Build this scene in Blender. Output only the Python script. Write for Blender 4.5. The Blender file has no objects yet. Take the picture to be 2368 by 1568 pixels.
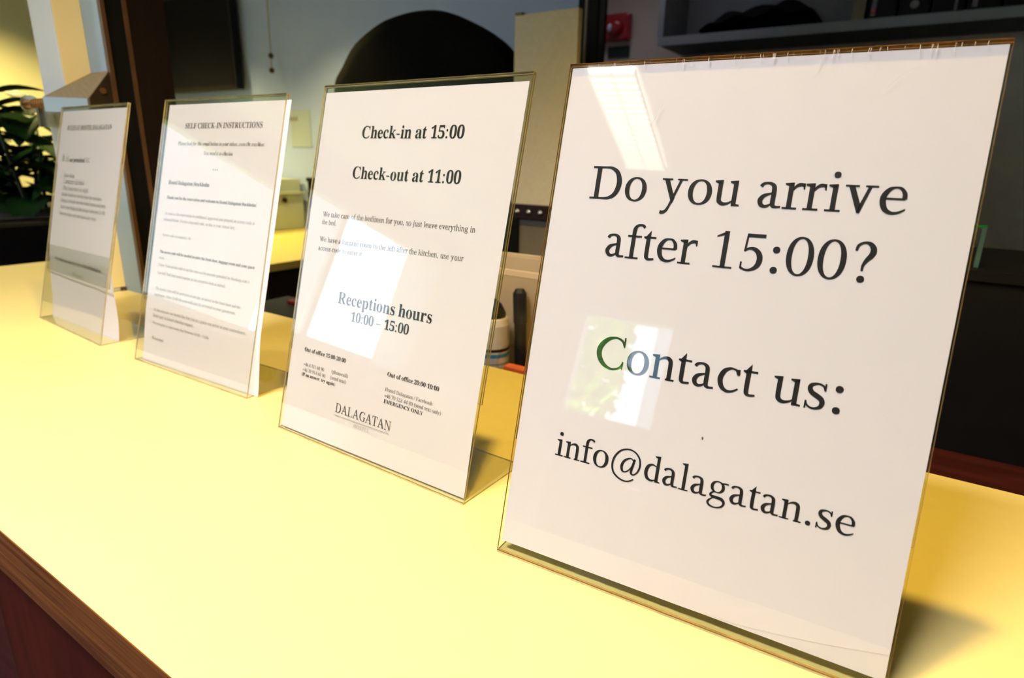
import bpy, bmesh, math, random
from mathutils import Vector, Matrix
from mathutils.geometry import tessellate_polygon

random.seed(7)
S = bpy.context.scene
COL = S.collection
H0 = 1.05                      # height of the counter top above the floor
V = Vector

# ------------------------------------------------------------------ camera
cam = bpy.data.cameras.new('camera')
cam.sensor_fit = 'HORIZONTAL'
cam.sensor_width = 36.0
cam.lens = 21.4648
cam.clip_start = 0.02
cam.dof.use_dof = True
cam.dof.focus_distance = 0.38
cam.dof.aperture_fstop = 9.5
camo = bpy.data.objects.new('camera', cam)
COL.objects.link(camo)
_r = V((0.83325, 0.55251, 0.02037)); _d = V((0.17398, -0.22706, -0.95821)); _f = V((-0.5248, 0.80198, -0.28532))
camo.matrix_world = Matrix(((_r.x, -_d.x, -_f.x, 0), (_r.y, -_d.y, -_f.y, 0), (_r.z, -_d.z, -_f.z, 0.23715 + H0), (0, 0, 0, 1)))
S.camera = camo

# ------------------------------------------------------------------ view, world, daylight
vs = S.view_settings
S.display_settings.display_device = 'sRGB'
vs.view_transform = 'Standard'; vs.look = 'None'; vs.gamma = 1.0; vs.use_curve_mapping = False
vs.exposure = 0.0
S.cycles.use_denoising = True
S.cycles.max_bounces = 10
S.cycles.transparent_max_bounces = 24
S.cycles.sample_clamp_indirect = 8.0
S.cycles.caustics_reflective = False
S.cycles.caustics_refractive = False

w = bpy.data.worlds.new('sky'); S.world = w; w.use_nodes = True
nt = w.node_tree
bg = nt.nodes['Background']
tc = nt.nodes.new('ShaderNodeTexCoord'); sx = nt.nodes.new('ShaderNodeSeparateXYZ'); cr = nt.nodes.new('ShaderNodeValToRGB')
nt.links.new(tc.outputs['Generated'], sx.inputs[0]); nt.links.new(sx.outputs['Z'], cr.inputs[0]); nt.links.new(cr.outputs[0], bg.inputs[0])
cr.color_ramp.elements[0].position = 0.0; cr.color_ramp.elements[0].color = (0.85, 0.95, 1.0, 1)
cr.color_ramp.elements[1].position = 0.5; cr.color_ramp.elements[1].color = (0.28, 0.53, 1.0, 1)
bg.inputs[1].default_value = 8.0


def light(name, kind, loc, power, color, **k):
    l = bpy.data.lights.new(name, kind); l.energy = power; l.color = color
    rot = k.pop('rot', None)
    for a, b in k.items(): setattr(l, a, b)
    o = bpy.data.objects.new(name, l); o.location = (loc[0], loc[1], loc[2] + H0)
    if rot: o.rotation_euler = rot
    COL.objects.link(o); return o


# window portals: daylight comes from the sky through the two glazed openings
light('window_portal', 'AREA', (-3.9, -2.2, 0.75), 1, (1, 1, 1), shape='RECTANGLE', size=1.1, size_y=2.35, rot=(0, -math.pi / 2, 0)).data.cycles.is_portal = True
light('door_portal', 'AREA', (-1.15, -3.5, 0.1), 1, (1, 1, 1), shape='RECTANGLE', size=0.7, size_y=2.0, rot=(math.pi / 2, 0, 0)).data.cycles.is_portal = True

# sun on the garden only: it travels away from the building
_s = light('sun', 'SUN', (0, 0, 6), 60, (1.0, 0.95, 0.8), angle=0.01)
_s.rotation_euler = V((-0.35, -0.5, -0.79)).to_track_quat('-Z', 'Y').to_euler()
# unseen fill panels, added to brighten the papers, the counter front and the alcove
FILL_PANELS = [((-0.45, -0.45, 1.44), 30), ((-1.95, -0.5, 1.44), 8), ((-1.15, 2.42, 1.44), 1.3)]
for _p, _w in FILL_PANELS:
    light('panel_light', 'AREA', _p, _w, (1.0, 0.9, 0.98), shape='RECTANGLE', size=0.56, size_y=0.26, spread=2.0)

WARM = (1.0, 0.66, 0.14)
LAMPS = [  # position, power, cone: warm spots over the counter, the desk and the far wall
    ((-0.123, 0.329, 1.066), 47, 128), ((-1.0, 0.29, 1.066), 9, 95),
    ((-2.0, 1.35, 1.15), 62, 100), ((-3.1, 1.05, 1.32), 170, 110)]

# ------------------------------------------------------------------ materials
MATS = {}


def mat(name, c, rough=0.5, metal=0.0, var=0.0, scale=20.0, bump=0.0, spec=0.5, coat=0.0, stretch=None, c2=None, emit=None, trans=0.0):
    m = bpy.data.materials.new(name); m.use_nodes = True
    t = m.node_tree; p = t.nodes['Principled BSDF']
    p.inputs['Base Color'].default_value = (*c, 1); p.inputs['Roughness'].default_value = rough
    p.inputs['Metallic'].default_value = metal; p.inputs['Specular IOR Level'].default_value = spec
    p.inputs['Coat Weight'].default_value = coat; p.inputs['Coat Roughness'].default_value = 0.08
    p.inputs['Transmission Weight'].default_value = trans
    if emit: p.inputs['Emission Color'].default_value = (*emit[0], 1); p.inputs['Emission Strength'].default_value = emit[1]
    if var or bump or c2:
        tc = t.nodes.new('ShaderNodeTexCoord'); mp = t.nodes.new('ShaderNodeMapping'); nz = t.nodes.new('ShaderNodeTexNoise')
        t.links.new(tc.outputs['Object'], mp.inputs[0]); t.links.new(mp.outputs[0], nz.inputs['Vector'])
        if stretch: mp.inputs['Scale'].default_value = stretch
        nz.inputs['Scale'].default_value = scale; nz.inputs['Detail'].default_value = 5
        if var or c2:
            r = t.nodes.new('ShaderNodeValToRGB')
            a = c2 if c2 else tuple(x * (1 - var) for x in c)
            r.color_ramp.elements[0].position = 0.35; r.color_ramp.elements[1].position = 0.65
            r.color_ramp.elements[0].color = (*a, 1); r.color_ramp.elements[1].color = (*c, 1)
            t.links.new(nz.outputs['Fac'], r.inputs[0]); t.links.new(r.outputs[0], p.inputs['Base Color'])
        if bump:
            b = t.nodes.new('ShaderNodeBump'); b.inputs['Strength'].default_value = bump; b.inputs['Distance'].default_value = 0.002
            t.links.new(nz.outputs['Fac'], b.inputs['Height']); t.links.new(b.outputs[0], p.inputs['Normal'])
    MATS[name] = m
    return m


def clear(name, tint=(0.97, 0.98, 0.95), gain=1.7, rough=0.015):
    """thin clear sheet: straight-through transparency plus mirror gloss by Fresnel on its front side"""
    m = bpy.data.materials.new(name); m.use_nodes = True
    t = m.node_tree; t.nodes.clear()
    o = t.nodes.new('ShaderNodeOutputMaterial'); mx = t.nodes.new('ShaderNodeMixShader')
    tr = t.nodes.new('ShaderNodeBsdfTransparent'); gl = t.nodes.new('ShaderNodeBsdfGlossy')
    fr = t.nodes.new('ShaderNodeFresnel'); ge = t.nodes.new('ShaderNodeNewGeometry')
    inv = t.nodes.new('ShaderNodeMath'); inv.operation = 'SUBTRACT'; inv.inputs[0].default_value = 1.0
    mu = t.nodes.new('ShaderNodeMath'); mu.operation = 'MULTIPLY'; g = t.nodes.new('ShaderNodeMath'); g.operation = 'MULTIPLY'
    g.inputs[1].default_value = gain; g.use_clamp = True
    fr.inputs['IOR'].default_value = 1.49
    tr.inputs[0].default_value = (*tint, 1); gl.inputs['Roughness'].default_value = rough
    t.links.new(ge.outputs['Backfacing'], inv.inputs[1]); t.links.new(fr.outputs[0], mu.inputs[0]); t.links.new(inv.outputs[0], mu.inputs[1])
    t.links.new(mu.outputs[0], g.inputs[0]); t.links.new(g.outputs[0], mx.inputs[0])
    t.links.new(tr.outputs[0], mx.inputs[1]); t.links.new(gl.outputs[0], mx.inputs[2]); t.links.new(mx.outputs[0], o.inputs[0])
    MATS[name] = m
    return m


def paper_mat(name, c, tl=0.25):
    m = bpy.data.materials.new(name); m.use_nodes = True
    t = m.node_tree; t.nodes.clear()
    o = t.nodes.new('ShaderNodeOutputMaterial'); mx = t.nodes.new('ShaderNodeMixShader')
    d = t.nodes.new('ShaderNodeBsdfDiffuse'); tr = t.nodes.new('ShaderNodeBsdfTranslucent')
    nz = t.nodes.new('ShaderNodeTexNoise'); nz.inputs['Scale'].default_value = 60; nz.inputs['Detail'].default_value = 4
    b = t.nodes.new('ShaderNodeBump'); b.inputs['Strength'].default_value = 0.05; b.inputs['Distance'].default_value = 0.001
    t.links.new(nz.outputs['Fac'], b.inputs['Height']); t.links.new(b.outputs[0], d.inputs['Normal'])
    d.inputs[0].default_value = (*c, 1); tr.inputs[0].default_value = (*c, 1); mx.inputs[0].default_value = tl
    t.links.new(d.outputs[0], mx.inputs[1]); t.links.new(tr.outputs[0], mx.inputs[2]); t.links.new(mx.outputs[0], o.inputs[0])
    MATS[name] = m
    return m


laminate = mat('yellow_laminate', (0.71, 0.60, 0.22), 0.36, var=0.02, scale=90, spec=0.28)
desk_lam = mat('desk_laminate', (0.86, 0.66, 0.2), 0.35, var=0.03, scale=60)
wood_edge = mat('wood_edge', (0.17, 0.062, 0.014), 0.5, spec=0.15, c2=(0.075, 0.02, 0.006), scale=14, stretch=(0.6, 9, 22), bump=0.2)
wood_red = mat('red_brown_panel', (0.06, 0.008, 0.004), 0.6, spec=0.08, var=0.35, scale=9, stretch=(6, 6, 0.8), bump=0.1)
wood_dark = mat('dark_brown_wood', (0.055, 0.010, 0.007), 0.55, spec=0.12, var=0.4, scale=10, stretch=(1, 8, 8))
acrylic = clear('clear_acrylic')
acrylic_edge = mat('acrylic_edge', (0.52, 0.46, 0.28), 0.25, var=0.3, scale=60)
acrylic_brown = mat('acrylic_fold_edge', (0.42, 0.2, 0.06), 0.2, var=0.4, scale=80)
paper = paper_mat('white_paper', (0.84, 0.81, 0.86))
note_paper = paper_mat('blue_white_paper', (0.5, 0.58, 0.66))
ink = mat('black_ink', (0.012, 0.011, 0.013), 0.6, spec=0.2)
ink_grey = mat('grey_ink', (0.1, 0.095, 0.095), 0.6, spec=0.2)
ink_logo = mat('logo_ink', (0.05, 0.04, 0.035), 0.6, spec=0.2)
ink_pale = mat('pale_ink', (0.45, 0.42, 0.42), 0.6, spec=0.2)
wall_paint = mat('off_white_paint', (0.38, 0.48, 0.84), 0.8, var=0.04, scale=6, bump=0.08)  # off-white wall with the bluish daylight put into its colour
wall_cream = mat('cream_paint', (0.78, 0.72, 0.48), 0.8, var=0.04, scale=5, bump=0.08)
wall_grey = mat('dim_grey_paint', (0.62, 0.58, 0.51), 0.8, var=0.05, scale=6, bump=0.08)
ceil_m = mat('ceiling_paint', (0.72, 0.72, 0.7), 0.9, var=0.03, scale=5)
floor_m = mat('dark_floor', (0.05, 0.05, 0.045), 0.5, var=0.3, scale=6)
white_paint = mat('white_paint', (0.5, 0.55, 0.54), 0.45, var=0.03, scale=12)
daylight_tint = mat('blue_grey_paint', (0.25, 0.37, 0.48), 0.45, var=0.03, scale=12)  # bluish daylight put into the colour of white paint and steel
lamplit_cream = mat('cream_strip_paint', (0.85, 0.72, 0.36), 0.5, var=0.03, scale=12)  # white post side with warm lamp light put into its colour
black_rub = mat('black_rubber', (0.004, 0.004, 0.004), 0.6, spec=0.15, var=0.2, scale=30)
brown_cover = mat('dark_brown_cover', (0.012, 0.006, 0.004), 0.55, spec=0.2, var=0.3, scale=12, stretch=(8, 8, 1))
brown_lip = mat('brown_lip', (0.1, 0.05, 0.02), 0.4, var=0.3, scale=20)
steel = mat('brushed_steel', (0.15, 0.13, 0.075), 0.55, metal=0.1, spec=0.3, var=0.15, scale=60, stretch=(1, 8, 1))
steel_dark = mat('dark_steel', (0.03, 0.02, 0.012), 0.5, spec=0.15, var=0.2, scale=30)
brass = mat('brass', (0.5, 0.3, 0.12), 0.35, metal=0.9, var=0.2, scale=40)
screen_m = mat('tv_screen', (0.003, 0.003, 0.008), 0.4, spec=0.08, var=0.2, scale=3)
plastic_blk = mat('black_plastic', (0.005, 0.005, 0.006), 0.5, spec=0.2, var=0.2, scale=30)
fabric_blk = mat('black_fabric', (0.006, 0.006, 0.006), 0.95, var=0.3, scale=150, bump=0.3, spec=0.1)
leather_blk = mat('black_leather', (0.02, 0.008, 0.007), 0.6, var=0.3, scale=80, bump=0.2, spec=0.3)
board_m = mat('beige_felt', (0.78, 0.72, 0.55), 0.9, var=0.06, scale=120, bump=0.15)
cab_green = mat('pale_green_metal', (0.5, 0.54, 0.42), 0.5, var=0.04, scale=10)
chrome = mat('chrome', (0.8, 0.82, 0.8), 0.15, metal=1.0, var=0.05, scale=40)
grey_panel = mat('grey_brown_panel', (0.2, 0.17, 0.11), 0.6, var=0.15, scale=12)
cord_m = mat('tan_cord', (0.35, 0.25, 0.12), 0.8, var=0.2, scale=200)
bead_m = mat('brown_bead', (0.06, 0.025, 0.01), 0.4, var=0.3, scale=80)
red_m = mat('red_plastic', (0.4, 0.01, 0.02), 0.3, var=0.2, scale=30, coat=0.4)
red_bright = mat('red_card', (0.12, 0.006, 0.01), 0.5, var=0.2, scale=30)
lens_m = mat('strobe_lens', (0.6, 0.65, 0.75), 0.1, var=0.1, scale=30, coat=1.0)
green_dark = mat('dark_green_plate', (0.006, 0.025, 0.02), 0.4, var=0.2, scale=20)
cab_grey = mat('cabinet_grey', (0.24, 0.27, 0.31), 0.5, var=0.08, scale=10)
cab_dark = mat('cabinet_inside', (0.06, 0.065, 0.07), 0.6, var=0.1, scale=10)
label_m = mat('grey_label', (0.2, 0.2, 0.22), 0.6, var=0.2, scale=40)
leaf_m = mat('green_leaf', (0.014, 0.06, 0.008), 0.5, spec=0.2, c2=(0.006, 0.022, 0.005), scale=14)
stem_m = mat('plant_stem', (0.03, 0.06, 0.015), 0.6, var=0.3, scale=30)
soil_m = mat('soil', (0.02, 0.013, 0.008), 0.95, var=0.4, scale=40, bump=0.5)
tub_m = clear('clear_tub_plastic', (0.93, 0.92, 0.88), 0.5, 0.05)
can_m = mat('white_can', (0.55, 0.52, 0.46), 0.35, var=0.08, scale=20, metal=0.1)
blue_m = mat('blue_print', (0.03, 0.2, 0.4), 0.4, var=0.1, scale=30)
orange_m = mat('orange_plastic', (0.6, 0.12, 0.03), 0.4, var=0.15, scale=20)
teal_edge = mat('teal_glass_edge', (0.05, 0.12, 0.12), 0.2, var=0.2, scale=30)
glass_green = mat('green_glass_edge', (0.015, 0.16, 0.05), 0.2, var=0.2, scale=30)
glass_pane = clear('window_glass', (0.97, 0.98, 0.98), 1.0, 0.0)
frame_white = mat('white_frame', (0.8, 0.8, 0.78), 0.4, var=0.03, scale=10)
curtain_m = paper_mat('sheer_curtain', (0.9, 0.9, 0.9), 0.6)
hedge_m = mat('hedge_leaf', (0.34, 0.72, 0.07), 0.7, c2=(0.16, 0.45, 0.04), scale=12)
backdrop_m = mat('pale_render', (0.15, 0.17, 0.21), 0.8, var=0.05, scale=3)
shed_m = mat('pale_blue_boards', (0.11, 0.2, 0.3), 0.7, var=0.1, scale=8)
grass_m = mat('lawn', (0.2, 0.35, 0.08), 0.9, var=0.3, scale=8)
diffuser_m = mat('lamp_diffuser', (0.9, 0.9, 0.85), 0.5, emit=((1.0, 0.9, 0.74), 14.0), var=0.02, scale=20)
bulb_m = mat('warm_bulb', (0.9, 0.8, 0.6), 0.4, emit=((1.0, 0.7, 0.25), 60.0), var=0.02, scale=20)
shade_m = mat('lamp_shade_metal', (0.12, 0.12, 0.12), 0.4, metal=0.6, var=0.1, scale=20)
speck_m = mat('brown_speck', (0.1, 0.03, 0.01), 0.7, var=0.2, scale=90)
scratch_m = mat('pale_scratch', (0.55, 0.52, 0.45), 0.5, var=0.3, scale=400)


# ------------------------------------------------------------------ helpers
class MB:
    """collects shapes (counter frame: z = 0 is the counter top) and builds ONE mesh object"""
    def __init__(s): s.v = []; s.f = []; s.mi = []

    def add(s, vs, fs, mi=0):
        n = len(s.v); s.v += [V(q) for q in vs]
        s.f += [tuple(i + n for i in f) for f in fs]; s.mi += [mi] * len(fs)
        return s

    def box(s, x0, x1, y0, y1, z0, z1, mi=0):
        return s.add([(x0, y0, z0), (x1, y0, z0), (x1, y1, z0), (x0, y1, z0), (x0, y0, z1), (x1, y0, z1), (x1, y1, z1), (x0, y1, z1)],
                     [(0, 3, 2, 1), (4, 5, 6, 7), (0, 1, 5, 4), (1, 2, 6, 5), (2, 3, 7, 6), (3, 0, 4, 7)], mi)

    def prism(s, poly, d, mi=0, side=None):
        """flat polygon (list of points, counter-clockwise seen from outside) pushed back by vector d"""
        n = len(poly); a = [V(q) for q in poly]; b = [q + V(d) for q in a]
        s.add(a + b, [tuple(range(n)), tuple(range(2 * n - 1, n - 1, -1))], mi)
        m = len(s.v) - 2 * n
        for i in range(n):
            j = (i + 1) % n
            s.f.append((m + i, m + n + i, m + n + j, m + j)); s.mi.append(mi if side is None else side)
        return s

    def tube(s, pts, r, n=10, mi=0, caps=True):
        pts = [V(q) for q in pts]; R = r if isinstance(r, (list, tuple)) else [r] * len(pts)
        base = len(s.v); up = V((0, 0, 1))
        for i, q in enumerate(pts):
            t = (pts[min(i + 1, len(pts) - 1)] - pts[max(i - 1, 0)]).normalized()
            a = t.cross(up if abs(t.z) < 0.95 else V((1, 0, 0))).normalized(); b = t.cross(a)
            for k in range(n):
                w_ = 2 * math.pi * k / n
                s.v.append(q + (a * math.cos(w_) + b * math.sin(w_)) * R[i])
        for i in range(len(pts) - 1):
            for k in range(n):
                l = (k + 1) % n
                s.f.append((base + i * n + k, base + i * n + l, base + (i + 1) * n + l, base + (i + 1) * n + k)); s.mi.append(mi)
        if caps:
            s.f.append(tuple(base + k for k in range(n))[::-1]); s.mi.append(mi)
            s.f.append(tuple(base + (len(pts) - 1) * n + k for k in range(n))); s.mi.append(mi)
        return s

    def lathe(s, c, prof, n=28, mi=0):
        """profile of (radius, height) turned about the vertical through c"""
        return s.tube([(c[0], c[1], c[2] + h) for r, h in prof], [max(r, 1e-4) for r, h in prof], n, mi)

    def grid(s, fn, nu, nv, mi=0):
        base = len(s.v)
        for j in range(nv + 1):
            for i in range(nu + 1): s.v.append(V(fn(i / nu, j / nv)))
        for j in range(nv):
            for i in range(nu):
                a = base + j * (nu + 1) + i
                s.f.append((a, a + 1, a + nu + 2, a + nu + 1)); s.mi.append(mi)
        return s

    def build(s, name, mats, parent=None, local=False, smooth=False, bevel=0.0, origin=None, recalc=True, solid=0.0):
        if not isinstance(mats, (list, tuple)): mats = [mats]
        me = bpy.data.meshes.new(name)
        if local: vv = s.v
        elif parent is not None:
            inv = parent['_m'] if False else ROOTM[parent.name].inverted(); vv = [inv @ (q + V((0, 0, H0))) for q in s.v]
        else:
            if origin is None:
                xs = [q.x for q in s.v]; ys = [q.y for q in s.v]; zs = [q.z for q in s.v]
                origin = V(((min(xs) + max(xs)) / 2, (min(ys) + max(ys)) / 2, min(zs)))
            else: origin = V(origin)
            vv = [q - origin for q in s.v]
        me.from_pydata([tuple(q) for q in vv], [], s.f)
        for m in mats: me.materials.append(m)
        for p, i in zip(me.polygons, s.mi): p.material_index = i
        if recalc:
            b = bmesh.new(); b.from_mesh(me); bmesh.ops.recalc_face_normals(b, faces=b.faces); b.to_mesh(me); b.free()
        if smooth:
            for p in me.polygons: p.use_smooth = True
        o = bpy.data.objects.new(name, me); COL.objects.link(o)
        if parent is not None: o.parent = parent; ROOTM[o.name] = ROOTM[parent.name]
        else:
            if not local: o.location = origin + V((0, 0, H0))
        if bevel:
            md = o.modifiers.new('bevel', 'BEVEL'); md.width = bevel; md.segments = 2; md.limit_method = 'ANGLE'
        if solid:
            md = o.modifiers.new('thick', 'SOLIDIFY'); md.thickness = solid; md.offset = 0
        return o


ROOTM = {}


def thing(name, label, cat, loc, rz=0.0, group=None):
    o = bpy.data.objects.new(name, None); COL.objects.link(o)
    o.empty_display_size = 0.05
    o.location = (loc[0], loc[1], loc[2] + H0); o.rotation_euler = (0, 0, rz)
    o['label'] = label; o['category'] = cat
    if group: o['group'] = group
    ROOTM[o.name] = Matrix.Translation(o.location) @ Matrix.Rotation(rz, 4, 'Z')
    return o


def tag(o, label, cat, group=None):
    o['label'] = label; o['category'] = cat
    if group: o['group'] = group
    return o


def struct(o, label, cat):
    o['kind'] = 'structure'; o['label'] = label; o['category'] = cat
    return o


# ------------------------------------------------------------------ lettering
# regular serif letters drawn as strokes: ('s', [(x, y, width), ...]) curved stroke, ('b', x0, x1, y0, y1) bar,
# ('p', [(x, y), ...]) polygon, ('o', cx, cy, rx, ry, side, top) ring, ('d', cx, cy, r) dot; units of 1/1000 em
def foot(x0, x1, y=0): return ('b', x0, x1, y, y + 32)
def head(x0, x1, y=459): return ('b', x0, x1, y - 30, y)
def flag(xl, xr, y): return ('p', [(xl - 62, y - 8), (xl - 62, y - 34), (xl + 4, y - 62), (xr, y - 62), (xr, y + 6)])


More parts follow.
